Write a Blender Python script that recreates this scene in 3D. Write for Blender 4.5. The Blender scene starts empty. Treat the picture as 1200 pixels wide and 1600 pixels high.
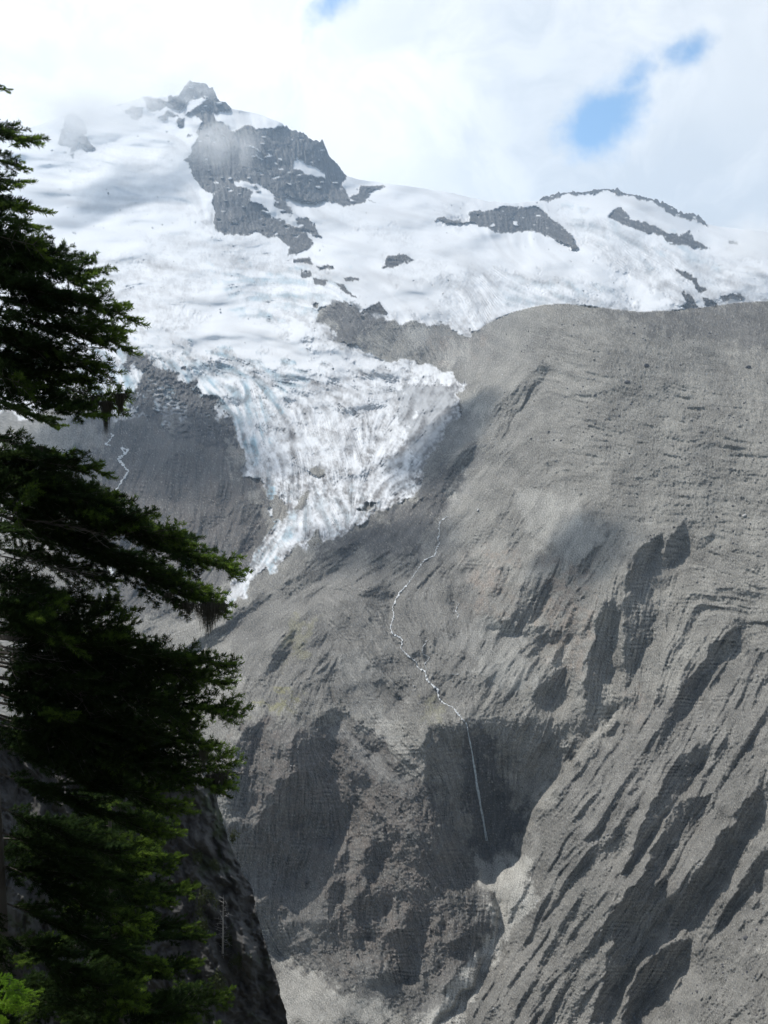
import bpy, math, random
import numpy as np
from mathutils import Vector, Matrix
R = math.radians
# ------------------------------------------------------------------ camera, sky, sun, exposure
sc = bpy.context.scene
COL = sc.collection
F = 1400.0                                   # focal length in photograph pixels
PITCH = math.atan(100 / F)
cam_d = bpy.data.cameras.new('camera'); cam = bpy.data.objects.new('camera', cam_d); COL.objects.link(cam)
cam.location = (0, 0, 0); cam.rotation_euler = (math.pi / 2 - PITCH, 0, 0)
cam_d.sensor_fit = 'VERTICAL'; cam_d.sensor_height = 36; cam_d.lens = 36 * F / 1600
cam_d.clip_start = 0.1; cam_d.clip_end = 60000
sc.camera = cam
HAZE = 6.6e-5
SUN_EL, SUN_AZ = R(54), R(-50)               # azimuth measured from +Y towards +X
SD = Vector((math.sin(SUN_AZ) * math.cos(SUN_EL), math.cos(SUN_AZ) * math.cos(SUN_EL), math.sin(SUN_EL)))
sun_d = bpy.data.lights.new('sun', 'SUN'); sun = bpy.data.objects.new('sun', sun_d); COL.objects.link(sun)
sun_d.energy = 3.9; sun_d.angle = R(0.5); sun_d.color = (1, .965, .91)
sun.rotation_euler = (-SD).to_track_quat('-Z', 'Y').to_euler()
sc.view_settings.view_transform = 'Standard'; sc.view_settings.look = 'None'
sc.view_settings.exposure = 0.3; sc.view_settings.gamma = 1
sc.cycles.use_denoising = True
sc.cycles.max_bounces = 5; sc.cycles.diffuse_bounces = 2; sc.cycles.volume_bounces = 2
sc.cycles.transmission_bounces = 2; sc.cycles.transparent_max_bounces = 6
sc.cycles.volume_step_rate = 2.0
sc.cycles.volume_max_steps = 64

def nn(nt, t, loc=None, **kw):
    n = nt.nodes.new(t)
    for k, v in kw.items(): setattr(n, k, v)
    return n
def math_(nt, op, a, b=None, clamp=False):
    n = nt.nodes.new('ShaderNodeMath'); n.operation = op; n.use_clamp = clamp
    for i, v in enumerate((a, b)):
        if v is None: continue
        if isinstance(v, (int, float)): n.inputs[i].default_value = v
        else: nt.links.new(v, n.inputs[i])
    return n.outputs[0]
def mixc(nt, f, a, b):
    n = nt.nodes.new('ShaderNodeMix'); n.data_type = 'RGBA'
    for s, v in ((n.inputs[0], f), (n.inputs[6], a), (n.inputs[7], b)):
        if isinstance(v, (int, float)): s.default_value = v
        elif isinstance(v, tuple): s.default_value = (*v, 1)[:4]
        else: nt.links.new(v, s)
    return n.outputs[2]
def ramp(nt, x, a, b):
    n = nt.nodes.new('ShaderNodeMapRange'); n.interpolation_type = 'SMOOTHSTEP'
    nt.links.new(x, n.inputs[0]); n.inputs[1].default_value = a; n.inputs[2].default_value = b
    return n.outputs[0]
def noise(nt, vec, scale, detail=4, rough=.55, out=0, dist=0):
    n = nt.nodes.new('ShaderNodeTexNoise'); n.inputs['Scale'].default_value = scale
    n.inputs['Detail'].default_value = detail; n.inputs['Roughness'].default_value = rough
    n.inputs['Distortion'].default_value = dist
    if vec is not None: nt.links.new(vec, n.inputs['Vector'])
    return n.outputs[out]

def ray(px, py):
    cx, cy = (px - 600) / F, (800 - py) / F
    c, s = math.cos(PITCH), math.sin(PITCH)
    return np.array([cx, c + s * cy, -s + c * cy], dtype=float) if np.isscalar(px) else \
        np.stack([cx, c + s * cy, -s + c * cy], -1)
def at(px, py, Y):
    d = ray(float(px), float(py)); return d * (Y / d[1])

# world: physical sky with banks of cloud that sit at fixed directions of the sky
w = bpy.data.worlds.new("World"); sc.world = w; w.use_nodes = True
nt = w.node_tree; nt.nodes.clear()
sky = nn(nt, 'ShaderNodeTexSky'); sky.sky_type = 'NISHITA'; sky.sun_disc = False
sky.sun_elevation = SUN_EL; sky.sun_rotation = SUN_AZ; sky.altitude = 1800; sky.air_density = 1.0; sky.dust_density = .6
bg = nn(nt, 'ShaderNodeBackground'); bg.inputs[1].default_value = 0.10
outw = nn(nt, 'ShaderNodeOutputWorld')
tc = nn(nt, 'ShaderNodeTexCoord'); D = tc.outputs['Generated']
def blob(px, py, rx, ry=None, ang=0.0):
    """1 in the given direction of the sky, falling to 0 at the given angular radius (in pixels of the photograph)"""
    ry = ry or rx
    c = Vector(ray(px, py)).normalized()
    right = Vector((1, 0, 0)); right = (right - c * right.dot(c)).normalized(); up = right.cross(c)
    a, b = right * math.cos(ang) + up * math.sin(ang), -right * math.sin(ang) + up * math.cos(ang)
    fl = []
    for ax, rr in ((a, rx), (b, ry)):
        n = nn(nt, 'ShaderNodeVectorMath', operation='DOT_PRODUCT'); nt.links.new(WD, n.inputs[0]); n.inputs[1].default_value = ax / (rr / F)
        fl.append(math_(nt, 'MULTIPLY', n.outputs['Value'], n.outputs['Value']))
    fw = nn(nt, 'ShaderNodeVectorMath', operation='DOT_PRODUCT'); nt.links.new(WD, fw.inputs[0]); fw.inputs[1].default_value = c
    e = math_(nt, 'EXPONENT', math_(nt, 'MULTIPLY', math_(nt, 'ADD', fl[0], fl[1]), -1.0))
    return math_(nt, 'MULTIPLY', e, math_(nt, 'GREATER_THAN', fw.outputs['Value'], 0.0))
nz = nn(nt, 'ShaderNodeTexNoise'); nz.inputs['Scale'].default_value = 7; nz.inputs['Detail'].default_value = 5
nt.links.new(D, nz.inputs['Vector'])
sb = nn(nt, 'ShaderNodeVectorMath', operation='SUBTRACT'); nt.links.new(nz.outputs['Color'], sb.inputs[0]); sb.inputs[1].default_value = (.5, .5, .5)
scl = nn(nt, 'ShaderNodeVectorMath', operation='SCALE'); nt.links.new(sb.outputs[0], scl.inputs[0]); scl.inputs['Scale'].default_value = .10
ad = nn(nt, 'ShaderNodeVectorMath', operation='ADD'); nt.links.new(D, ad.inputs[0]); nt.links.new(scl.outputs[0], ad.inputs[1])
WD = ad.outputs[0]
def mx(*xs):
    o = xs[0]
    for x in xs[1:]: o = math_(nt, 'MAXIMUM', o, x)
    return o
def ml(x, k): return math_(nt, 'MULTIPLY', x, k)
gap = mx(blob(938, 195, 50, 66, R(-10)), ml(blob(1050, 92, 60, 30), .7), ml(blob(965, 120, 45, 32, R(40)), .75), ml(blob(515, 8, 55, 40, R(30)), .7),
         ml(blob(700, -120, 300, 50), .8), ml(blob(1000, -160, 120, 60), .8))
fine = noise(nt, D, 13, 8, .66)
g2 = math_(nt, 'ADD', gap, ml(math_(nt, 'SUBTRACT', fine, .5), 1.3))
gapm = ramp(nt, g2, .19, .85)
# the bank of cloud hangs round the mountain; behind the camera and overhead the sky is open with scattered cloud
c0 = Vector(ray(560, 420)).normalized(); dv = nn(nt, 'ShaderNodeVectorMath', operation='DOT_PRODUCT'); nt.links.new(WD, dv.inputs[0]); dv.inputs[1].default_value = c0
cover = ramp(nt, math_(nt, 'ADD', dv.outputs['Value'], ml(math_(nt, 'SUBTRACT', noise(nt, D, 2.2, 5, .6), .5), .9)), .62, .84)
gapm = math_(nt, 'MAXIMUM', gapm, math_(nt, 'SUBTRACT', 1.0, cover))
# far from the frame the cover is a broken bank of cloud
shade = noise(nt, WD, 5.5, 8, .62)
big = math_(nt, 'ADD', ml(math_(nt, 'SUBTRACT', shade, .5), 1.5), .5)
lit = mx(blob(330, 60, 420, 260), blob(560, 240, 230, 260), ml(blob(1150, 190, 130, 180), .25))
greyb = mx(blob(830, 120, 170, 190), blob(1020, 300, 220, 90), ml(blob(200, 0, 120, 40), .0), ml(blob(300, 130, 170, 60), .45))
bil = ramp(nt, noise(nt, WD, 8.5, 7, .6, dist=.7), .36, .66)
br = math_(nt, 'ADD', math_(nt, 'SUBTRACT', math_(nt, 'ADD', ml(lit, .62), math_(nt, 'ADD', ml(big, .45), ml(bil, .55))), ml(greyb, .5)), -.04, clamp=True)
cloudc = mixc(nt, br, (6.2, 6.55, 6.9), (9.6, 9.6, 9.5))
skyb = nn(nt, 'ShaderNodeVectorMath', operation='SCALE'); nt.links.new(sky.outputs[0], skyb.inputs[0]); skyb.inputs['Scale'].default_value = 1.45
tint = nn(nt, 'ShaderNodeVectorMath', operation='MULTIPLY'); nt.links.new(skyb.outputs[0], tint.inputs[0]); tint.inputs[1].default_value = (.70, .95, 1.0)
hsv = nn(nt, 'ShaderNodeHueSaturation'); hsv.inputs['Saturation'].default_value = .38; hsv.inputs['Value'].default_value = .8; nt.links.new(tint.outputs[0], hsv.inputs['Color'])
fin = mixc(nt, gapm, cloudc, mixc(nt, ramp(nt, dv.outputs['Value'], .7, .9), hsv.outputs[0], tint.outputs[0]))
nt.links.new(fin, bg.inputs[0]); nt.links.new(bg.outputs[0], outw.inputs[0])

# ------------------------------------------------------------------ bookkeeping
def tag(o, label=None, cat=None, group=None, kind=None):
    if label: o['label'] = label
    if cat: o['category'] = cat
    if group: o['group'] = group
    if kind: o['kind'] = kind
    return o
def mesh_np(name, verts, faces, mat, parent=None, attrs=None, smooth=True):
    me = bpy.data.meshes.new(name)
    verts = np.asarray(verts, np.float32); faces = np.asarray(faces, np.int32); k = faces.shape[1]
    me.vertices.add(len(verts)); me.vertices.foreach_set('co', verts.ravel())
    me.loops.add(faces.size); me.loops.foreach_set('vertex_index', faces.ravel())
    me.polygons.add(len(faces)); me.polygons.foreach_set('loop_start', np.arange(0, faces.size, k, dtype=np.int32))
    me.polygons.foreach_set('use_smooth', np.full(len(faces), smooth))
    me.update(calc_edges=True)
    for an, arr in (attrs or {}).items():
        a = me.color_attributes.new(an, 'FLOAT_COLOR', 'POINT')
        c = np.ones((len(verts), 4), np.float32); c[:, :3] = arr; a.data.foreach_set('color', c.ravel())
    if mat: me.materials.append(mat)
    o = bpy.data.objects.new(name, me); COL.objects.link(o)
    if parent: o.parent = parent
    return o
def new_mat(name):
    m = bpy.data.materials.new(name); m.use_nodes = True
    t = m.node_tree; return m, t, t.nodes['Principled BSDF']

# ------------------------------------------------------------------ raster fields over the view of the valley
RS = 1.25; FX0, FY0 = -260.0, 40.0; N = 1376
GX = FX0 + RS * np.arange(N)[None, :] + np.zeros((N, 1)); GY = FY0 + RS * np.arange(N)[:, None] + np.zeros((1, N))
KX = np.fft.rfftfreq(N, RS)[None, :]; KY = np.fft.fftfreq(N, RS)[:, None]; KK = np.sqrt(KX**2 + KY**2) + 1e-9
rng = np.random.default_rng(11)
def spec(filt):
    a = np.fft.irfft2(np.fft.rfft2(rng.standard_normal((N, N))) * filt, s=(N, N)); return a / a.std()
def band(lam, bw=.35, ax=1.0, ay=1.0):
    k = np.sqrt((KX * ax)**2 + (KY * ay)**2) + 1e-9
    return spec(np.exp(-(np.log(k * lam) / bw)**2))
def fract(l0, l1, beta=1.8):                     # fractal noise, wavelengths l1..l0 pixels
    return spec(KK**(-beta) * np.exp(-(1 / (KK * l0))**2) * np.exp(-(KK * l1)**2 * .5))
def blur(a, s):
    return np.fft.irfft2(np.fft.rfft2(a) * np.exp(-2 * (np.pi * s)**2 * KK**2), s=(N, N))
def samp(a, px, py):
    x = np.clip((px - FX0) / RS, 0, N - 1.001); y = np.clip((py - FY0) / RS, 0, N - 1.001)
    xi = x.astype(int); yi = y.astype(int); fx = x - xi; fy = y - yi
    return (a[yi, xi] * (1 - fx) + a[yi, xi + 1] * fx) * (1 - fy) + (a[yi + 1, xi] * (1 - fx) + a[yi + 1, xi + 1] * fx) * fy
def sstep(x, a, b):
    t = np.clip((x - a) / (b - a), 0, 1); return t * t * (3 - 2 * t)

WX = fract(60, 5, 1.9) * 2.8 + fract(12, 2.5, 1.0) * .9; WY = fract(60, 5, 1.9) * 2.8 + fract(12, 2.5, 1.0) * .9     # ragged edges for everything traced
def poly(pts, o=(0, 0), s=1.0, soft=.8, warp=1.0, out=None, val=1.0):
    p = [(o[0] + x / s, o[1] + y / s) for x, y in pts]
    xs = [a[0] for a in p]; ys = [a[1] for a in p]; m = 14
    j0 = max(0, int((min(xs) - m - FX0) / RS)); j1 = min(N, int((max(xs) + m - FX0) / RS) + 1)
    i0 = max(0, int((min(ys) - m - FY0) / RS)); i1 = min(N, int((max(ys) + m - FY0) / RS) + 1)
    X = GX[i0:i1, j0:j1] + warp * WX[i0:i1, j0:j1]; Y = GY[i0:i1, j0:j1] + warp * WY[i0:i1, j0:j1]
    ins = np.zeros(X.shape, bool); d = np.full(X.shape, 1e9)
    for k in range(len(p)):
        (x1, y1), (x2, y2) = p[k], p[(k + 1) % len(p)]
        if y1 != y2:
            c = ((y1 > Y) != (y2 > Y)) & (X < (x2 - x1) * (Y - y1) / (y2 - y1) + x1); ins ^= c
        L = (x2 - x1)**2 + (y2 - y1)**2 + 1e-9
        t = np.clip(((X - x1) * (x2 - x1) + (Y - y1) * (y2 - y1)) / L, 0, 1)
        d = np.minimum(d, np.hypot(X - x1 - t * (x2 - x1), Y - y1 - t * (y2 - y1)))
    sd = np.where(ins, d, -d)
    if out is None: out = np.zeros((N, N))
    a = sstep(sd, -soft, soft) * val
    out[i0:i1, j0:j1] = np.maximum(out[i0:i1, j0:j1], a) if val >= 0 else np.minimum(out[i0:i1, j0:j1], a)
    return out
def line(pts, wd, out, val=1.0, o=(0, 0), s=1.0, warp=1.0, taper=False):
    p = [(o[0] + x / s, o[1] + y / s) for x, y in pts]
    xs = [a[0] for a in p]; ys = [a[1] for a in p]; m = 3 * wd + 10
    j0 = max(0, int((min(xs) - m - FX0) / RS)); j1 = min(N, int((max(xs) + m - FX0) / RS) + 1)
    i0 = max(0, int((min(ys) - m - FY0) / RS)); i1 = min(N, int((max(ys) + m - FY0) / RS) + 1)
    X = GX[i0:i1, j0:j1] + warp * WX[i0:i1, j0:j1]; Y = GY[i0:i1, j0:j1] + warp * WY[i0:i1, j0:j1]
    d = np.full(X.shape, 1e9)
    for k in range(len(p) - 1):
        (x1, y1), (x2, y2) = p[k], p[k + 1]
        L = (x2 - x1)**2 + (y2 - y1)**2 + 1e-9
        t = np.clip(((X - x1) * (x2 - x1) + (Y - y1) * (y2 - y1)) / L, 0, 1)
        d = np.minimum(d, np.hypot(X - x1 - t * (x2 - x1), Y - y1 - t * (y2 - y1)))
    a = np.exp(-(d / wd)**2) * val
    out[i0:i1, j0:j1] = np.maximum(out[i0:i1, j0:j1], a) if val >= 0 else np.minimum(out[i0:i1, j0:j1], a)

# base depth (metres along the view) of the land, thin-plate through surveyed spots (photo x, y, distance)
far_pts = [(-260,330,4300),(0,215,4400),(150,170,4400),(300,130,4300),(450,200,4000),(545,278,3900),(640,291,3900),(845,314,4000),
 (950,296,4300),(1100,345,4200),(1200,362,4200),(1460,430,4300),(100,300,3650),(250,300,3450),(300,210,3950),(500,230,3850),(540,310,3500),
 (400,290,3350),(340,360,2950),(460,380,2850),(300,400,2700),(100,400,2800),(600,350,3200),(700,350,3350),(800,320,3750),(800,365,3300),
 (900,390,3000),(1000,350,3550),(1080,390,3150),(1200,430,2900),(1000,450,2600),(850,440,2600),(700,420,2650),(600,430,2500),(700,500,2150),
 (560,470,2150),(400,470,2300),(200,470,2350),(0,450,2500),(-260,450,2700),(1200,480,2600),(1000,500,2350),(1460,500,2600),(850,560,2000),(1200,560,2300)]
shr_pts = [(400,540,1950),(250,530,2000),(100,540,2000),(-260,560,2100),(600,520,1950),(500,580,1800),(640,590,1720),(600,650,1600),(450,650,1630)]
near_pts = [(560,720,1430),(420,730,1440),(500,790,1270),(620,780,1290),(400,860,1150),(350,940,1020),(200,620,1760),(60,620,1800),
 (-260,640,1900),(300,640,1720),(200,700,1500),(100,720,1430),(300,750,1370),(150,850,1150),(250,900,1070),(300,850,1170),(150,1000,930),
 (300,1000,930),(-260,900,1150),(-260,1200,800),(0,1200,780),(200,1200,720),(0,1600,520),
 (680,720,1330),(700,820,1120),(600,850,1130),(650,880,1010),(610,960,900),(500,900,1010),(700,950,880),(650,1040,800),(715,1110,718),
 (500,1000,840),(400,1050,800),(540,1100,745),(400,1110,735),(400,1250,668),(420,1400,622),(430,1500,590),(350,1600,540),(450,1590,530),
 (550,1300,640),(550,1450,582),(600,1550,550),(640,1250,668),(700,1400,616),(745,1410,620),(680,1560,555),(790,1370,640),(760,1342,688),(785,1420,612),(770,1500,582),(720,1600,525),
 (670,1150,702),(690,1300,660),(730,1130,718),(740,1310,690),(850,1125,728),(790,1310,690),(870,1190,704),
 (745,520,1850),(800,488,1600),(850,476,1420),(1000,487,1330),(1200,470,1350),(1460,470,1300),(1200,550,1130),(1000,505,1250),(1460,560,1020),
 (750,600,1480),(850,600,1240),(1000,600,1090),(1200,650,950),(1460,700,800),(760,700,1220),(870,750,1030),(1000,750,950),(1200,800,820),
 (1460,850,670),(760,830,1050),(800,900,930),(900,870,890),(1000,850,870),(800,1000,810),(780,1090,742),(900,1000,800),(1000,1000,755),
 (1100,1000,725),(1200,1000,680),(1460,1050,560),(880,1110,738),(950,1160,690),(1050,1150,655),(1200,1150,595),(820,1350,645),(890,1250,650),
 (900,1300,620),(1000,1300,592),(1100,1300,560),(1200,1300,530),(1460,1350,440),(850,1450,577),(950,1450,545),(1050,1450,517),(1200,1450,478),
 (800,1560,532),(900,1590,503),(1000,1590,482),(1200,1600,430),(1460,1650,370),(700,1740,470),(1000,1760,415),(350,1760,470)]
def tps(pts, lam=2e-3):
    P = np.array(pts, float); X = P[:, :2] / 500; n = len(X)
    def U(r2): return .5 * r2 * np.log(r2 + 1e-12)
    r2 = ((X[:, None] - X[None])**2).sum(-1)
    A = np.zeros((n + 3, n + 3)); A[:n, :n] = U(r2) + lam * np.eye(n); A[:n, n] = 1; A[:n, n + 1:] = X; A[n, :n] = 1; A[n + 1:, :n] = X.T
    b = np.zeros(n + 3); b[:n] = np.log(P[:, 2]); c = np.linalg.solve(A, b)
    st = 10; gx = np.arange(FX0, FX0 + RS * N + st, st); gy = np.arange(FY0, FY0 + RS * N + st, st)
    Q = np.stack(np.meshgrid(gx, gy), -1).reshape(-1, 2) / 500
    out = np.concatenate([U(((q[:, None] - X[None])**2).sum(-1)) @ c[:n] for q in np.array_split(Q, 20)]) + c[n] + Q @ c[n + 1:]
    g = out.reshape(len(gy), len(gx))
    x = (GX - FX0) / st; y = (GY - FY0) / st; xi = x.astype(int); yi = y.astype(int); fx = x - xi; fy = y - yi
    xi1 = np.minimum(xi + 1, g.shape[1] - 1); yi1 = np.minimum(yi + 1, g.shape[0] - 1)
    r = (g[yi, xi] * (1 - fx) + g[yi, xi1] * fx) * (1 - fy) + (g[yi1, xi] * (1 - fx) + g[yi1, xi1] * fx) * fy
    k = 6; pad = np.pad(r, k, mode='edge')          # small box blur removes the facet creases
    cs = np.cumsum(np.cumsum(np.pad(pad, ((1, 0), (1, 0))), 0), 1); m = 2 * k + 1
    return (cs[m:, m:] - cs[:-m, m:] - cs[m:, :-m] + cs[:-m, :-m]) / m**2
uA0 = tps(far_pts + shr_pts + [p for p in near_pts if p[1] < 720 and p[0] < 600])
uB0 = tps(shr_pts + near_pts + [(600,430,2500),(400,470,2300),(200,470,2350),(560,470,2150)])

def curve(pts, x):
    p = np.array(pts, float); return np.interp(x, p[:, 0], p[:, 1])
SKY_A = [(-260,330),(-100,260),(0,215),(60,195),(110,178),(160,168),(200,160),(225,150),(260,152),(280,147),(288,135),(296,126),(317,130),(333,138),
 (342,157),(355,163),(362,170),(400,177),(440,192),(450,200),(475,208),(490,219),(506,220),(511,235),(515,245),(530,260),(542,275),(560,280),(600,286),
 (640,291),(700,300),(760,314),(800,317),(842,314),(850,306),(880,301),(910,300),(945,295),(965,296),(977,302),(1010,308),(1030,314),(1045,320),(1067,333),
 (1085,334),(1100,342),(1105,350),(1120,353),(1160,358),(1200,362),(1300,380),(1460,420)]
SKY_B = [(-260,518),(735,518),(747,517),(757,508),(775,499),(800,488),(825,481),(850,476),(880,474),(920,478),(960,483),(1000,487),(1050,485),(1100,480),(1150,473),
 (1200,470),(1300,465),(1460,470)]

# ---- materials of the ground, as masks (0..1)
Z = lambda: np.zeros((N, N))
P270 = dict(o=(270, 100), s=4); P820 = dict(o=(820, 250), s=3.158); P0 = dict(o=(0, 100), s=4); P420 = dict(o=(420, 400), s=3.333)
rock = Z()
for pts, kw in [
 ([(-20,200),(40,190),(70,60),(190,60),(280,150),(300,215),(340,240),(375,275),(330,300),(260,305),(230,300),(270,350),(330,390),(390,420),(440,400),(490,385),(550,405),(640,402),
   (720,380),(820,400),(880,440),(950,440),(1010,580),(1060,640),(1100,700),(1050,740),(1070,790),(1110,850),(1160,870),(1080,890),(1000,870),(920,850),(870,870),(720,830),(690,850),
   (620,800),(540,740),(450,730),(380,740),(300,770),(240,810),(200,800),(140,730),(100,650),(80,600),(140,490),(150,430),(185,390),(180,350),(130,330),(90,325),(150,270),
   (220,225),(170,205),(90,240),(40,280),(-20,290)], P270),
 ([(250,810),(300,770),(380,735),(390,770),(450,770),(500,800),(465,850),(520,870),(600,920),(620,950),(710,990),(800,1025),(770,960),(840,960),(900,1040),(925,1080),(880,1070),
   (840,1050),(850,1090),(875,1130),(820,1160),(790,1190),(730,1180),(740,1140),(700,1120),(650,1090),(580,1095),(540,1050),(470,1075),(350,1065),(270,1050),(250,1000),(270,920),(240,880)], P270),
 ([(640,830),(700,850),(750,950),(690,930),(640,880)], P270), ([(500,755),(540,760),(530,770)], P270), ([(520,790),(560,800),(550,810)], P270),
 ([(735,332),(765,330),(787,322),(812,324),(840,325),(855,333),(872,352),(885,362),(897,375),(905,388),(895,390),(885,380),(872,378),(855,368),(835,362),(810,360),(780,365),(765,360),
   (745,352),(735,348),(700,350),(680,345),(690,340),(715,344),(735,345)], {}),
 ([(410,280),(440,240),(480,230),(520,280),(600,320),(680,350),(740,370),(790,370),(810,350),(850,400),(910,440),(880,440),(780,420),(720,410),(670,370),(600,360),(530,330),(450,300)], P820),
 ([(65,205),(90,160),(160,140),(280,140),(400,120),(460,120),(500,150),(600,165),(660,180),(710,200),(780,240),(840,240),(900,270),(905,325),(820,290),(740,275),(700,250),(640,215),(560,190),
   (490,175),(420,158),(340,165),(230,165),(150,185),(110,205)], P820),
 ([(760,720),(800,700),(780,660),(790,650),(830,680),(870,735),(800,730)], P820), ([(880,680),(950,700),(960,725),(890,730)], P820), ([(960,670),(1060,660),(1080,690),(980,700)], P820),
 ([(735,540),(800,560),(850,590),(900,640),(860,650),(820,600),(760,570)], P820), ([(1010,400),(1050,405),(1045,420),(1015,415)], P820),
 ([(440,490),(500,490),(470,560),(480,600),(440,570)], P0), ([(775,300),(830,265),(905,280),(890,320),(850,345)], P0),
 ([(890,190),(1050,230),(1090,190),(1140,210),(1200,130),(1200,220),(1140,270),(1060,290),(1040,270),(960,310),(920,290)], P0),
 ([(1050,310),(1110,325),(980,355)], P0), ([(1100,340),(1150,340),(1150,380),(1120,385)], P0), ([(1180,440),(1200,450),(1190,465),(1170,455)], P0),
 ([(400,370),(440,300),(520,350),(540,480),(600,520),(540,540),(500,500),(430,510),(350,500)], P0), ([(680,230),(740,200),(780,240),(730,255)], P0),
 ([(130,15),(210,5),(225,40),(130,40)], P420), ([(245,50),(330,50),(345,65),(260,60)], P420), ([(385,112),(470,118),(470,128),(410,132)], P420),
 ([(235,115),(300,125),(290,155),(250,150)], P420), ([(340,140),(380,150),(430,200),(460,215),(420,205),(370,170)], P420), ([(160,80),(220,85),(215,105),(165,100)], P420),
 ([(570,240),(620,295),(600,310),(480,290),(510,325),(450,300)], P420),
 ([(545,308),(560,300),(566,290),(585,290),(600,288),(590,297),(580,305),(570,315),(585,316),(560,320)], {}),
 ([(610,400),(635,402),(645,405),(630,412),(612,418),(598,418)], {})]:
    poly(pts, out=rock, soft=.7, warp=.55, **kw)
snowpatch = Z()
for pts, kw in [([(760,600),(800,595),(850,630),(920,660),(955,680),(950,720),(900,715),(840,690),(790,665),(760,650)], P270), ([(455,505),(500,510),(560,550),(540,545)], P270),
 ([(510,560),(575,605),(560,605),(520,580)], P270), ([(590,555),(620,575),(600,575)], P270), ([(625,610),(660,625),(640,630)], P270), ([(260,235),(290,235),(300,255),(265,255)], P270),
 ([(750,1075),(795,1070),(780,1085)], P270), ([(510,1050),(535,1040),(520,1070)], P270), ([(500,285),(540,320),(530,330),(505,300)], P420), ([(320,345),(410,370),(400,375),(330,360)], P420),
 ([(705,462),(735,470),(780,462),(785,420),(760,420)], dict(o=(540, 230), s=4))]:
    poly(pts, out=snowpatch, soft=.6, warp=.4, **kw)
rock *= 1 - snowpatch
rock *= 1 - sstep(spec(np.exp(-(np.log(np.sqrt((KX * 2.2)**2 + KY**2 + 1e-12) * 11) / .6)**2)), 1.75, 2.1) * (GY < 400)
rock[GY > 520] = 0
# valley debris: everything below the ice and the mid-height rock band
debris = poly([(-260,640),(60,650),(110,600),(150,640),(190,655),(240,655),(300,655),(345,650),(362,665),(377,700),(392,716),(386,735),(368,742),(398,747),(413,760),(412,790),(424,800),(428,830),
 (410,850),(388,880),(366,905),(342,942),(340,962),(352,958),(375,930),(400,908),(430,884),(465,858),(480,842),(500,833),(512,842),(525,840),(550,825),(590,802),(620,790),(645,770),(662,752),(653,738),(662,722),(680,700),(705,665),
 (726,622),(722,600),(696,576),(650,568),(600,562),(560,545),(540,532),(520,520),(498,505),(492,485),(500,474),(520,478),(540,472),(570,487),(582,497),(597,502),(615,501),(640,501),(660,506),(690,509),(693,512),(740,518),
 (757,400),(1480,400),(1480,1790),(-290,1790),(-290,640)], soft=1.2, warp=1.5)
sb_x = curve(SKY_B, GX[0])[None, :]
debris = np.where((GX > 735) & (GY < sb_x), 0, debris); debris = np.where((GX > 735) & (GY >= sb_x - 3), 1, debris)
island = Z()
for pts in [[(457,790),(480,758),(484,765),(480,785),(462,800)], [(485,735),(500,729),(508,735),(500,745),(487,747)], [(423,775),(435,772),(455,798),(440,812),(426,806)],
            [(560,795),(575,785),(590,790),(570,800)], [(596,492),(600,500),(590,500)]]:
    poly(pts, out=island, soft=1, warp=.8)
debris = np.maximum(debris, island)
icewall = poly([(185,540),(215,548),(262,580),(300,600),(335,635),(368,690),(350,712),(300,690),(262,668),(215,650),(190,610),(225,605),(240,590),(215,575),(196,560)], soft=5, warp=2.2)
debris_hard = debris.copy()
edge_n = fract(30, 3, 1.1)
debris = sstep(blur(debris, 2.2) + .13 * edge_n, .38, .62); debris = np.where((GX > 735) & (GY < sb_x), 0, debris)
ghost = poly([(235,598),(262,600),(290,640),(300,668),(270,665),(245,650)], soft=4, warp=1.5)           # blue ice seen through the debris
icewall = np.clip(icewall - ghost * (.55 + .25 * band(6, .4, 2.5, 1)), 0, 1); debris = np.maximum(debris, sstep(icewall + .15 * edge_n, .35, .6))
# ---- flow of streaks (direction in degrees, 0 = to the right, 90 = down), as double-angle field
flow = [(900,560,14),(1050,650,10),(1180,750,8),(900,680,12),(1000,790,8),(1150,900,15),(780,620,118),(720,700,128),(820,760,125),(700,800,128),(780,900,125),(860,960,118),(900,870,115),
 (800,1050,128),(1000,950,100),(960,1050,98),(1100,1050,122),(1000,1200,125),(1150,1200,118),(1100,1350,122),(900,1350,128),(1000,1500,124),(1200,1450,125),(850,1500,125),(860,1250,130),
 (760,1200,88),(700,1250,80),(600,1100,45),(560,1200,50),(650,1200,48),(480,1000,130),(420,1080,115),(430,1250,95),(380,1300,95),(500,1350,105),(560,1420,85),(640,1380,60),(700,1380,62),
 (700,1500,80),(450,1560,35),(560,1560,60),(620,1000,60),(680,980,70),(720,1050,130),(560,880,150),(430,950,150),(300,950,160),(250,850,100),(330,800,95),(200,720,110),(400,820,120),
 (650,830,130),(600,900,150),(770,1400,95),(780,1530,125),(540,960,40),
 (640,640,122),(690,620,128),(600,700,125),(560,700,80),(500,680,70),(440,680,60),(400,640,75),(520,620,30),(600,590,12),(450,580,8),(350,560,12),(300,600,60),(230,600,70),(520,780,60),(580,780,110),
 (440,760,90),(400,880,122),(620,750,150),(370,920,125),
 (300,480,10),(200,460,165),(250,500,25),(350,470,170),(430,450,5),(380,400,0),(250,410,10),(470,540,30),(560,440,20),(700,430,15),(750,470,60),(820,450,20),(950,430,35),(1050,420,25),(1150,430,20),
 (820,500,15),(620,330,8),(200,300,5),(100,330,5),(400,250,80),(480,250,85),(370,330,88),(820,340,85),(1000,350,30),(900,330,5),(650,520,60),(560,510,60),(600,400,8)]
fa = np.array(flow, float); st = 20
cgx = np.arange(FX0, FX0 + RS * N + st, st); cgy = np.arange(FY0, FY0 + RS * N + st, st)
CX, CY = np.meshgrid(cgx, cgy)
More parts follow.
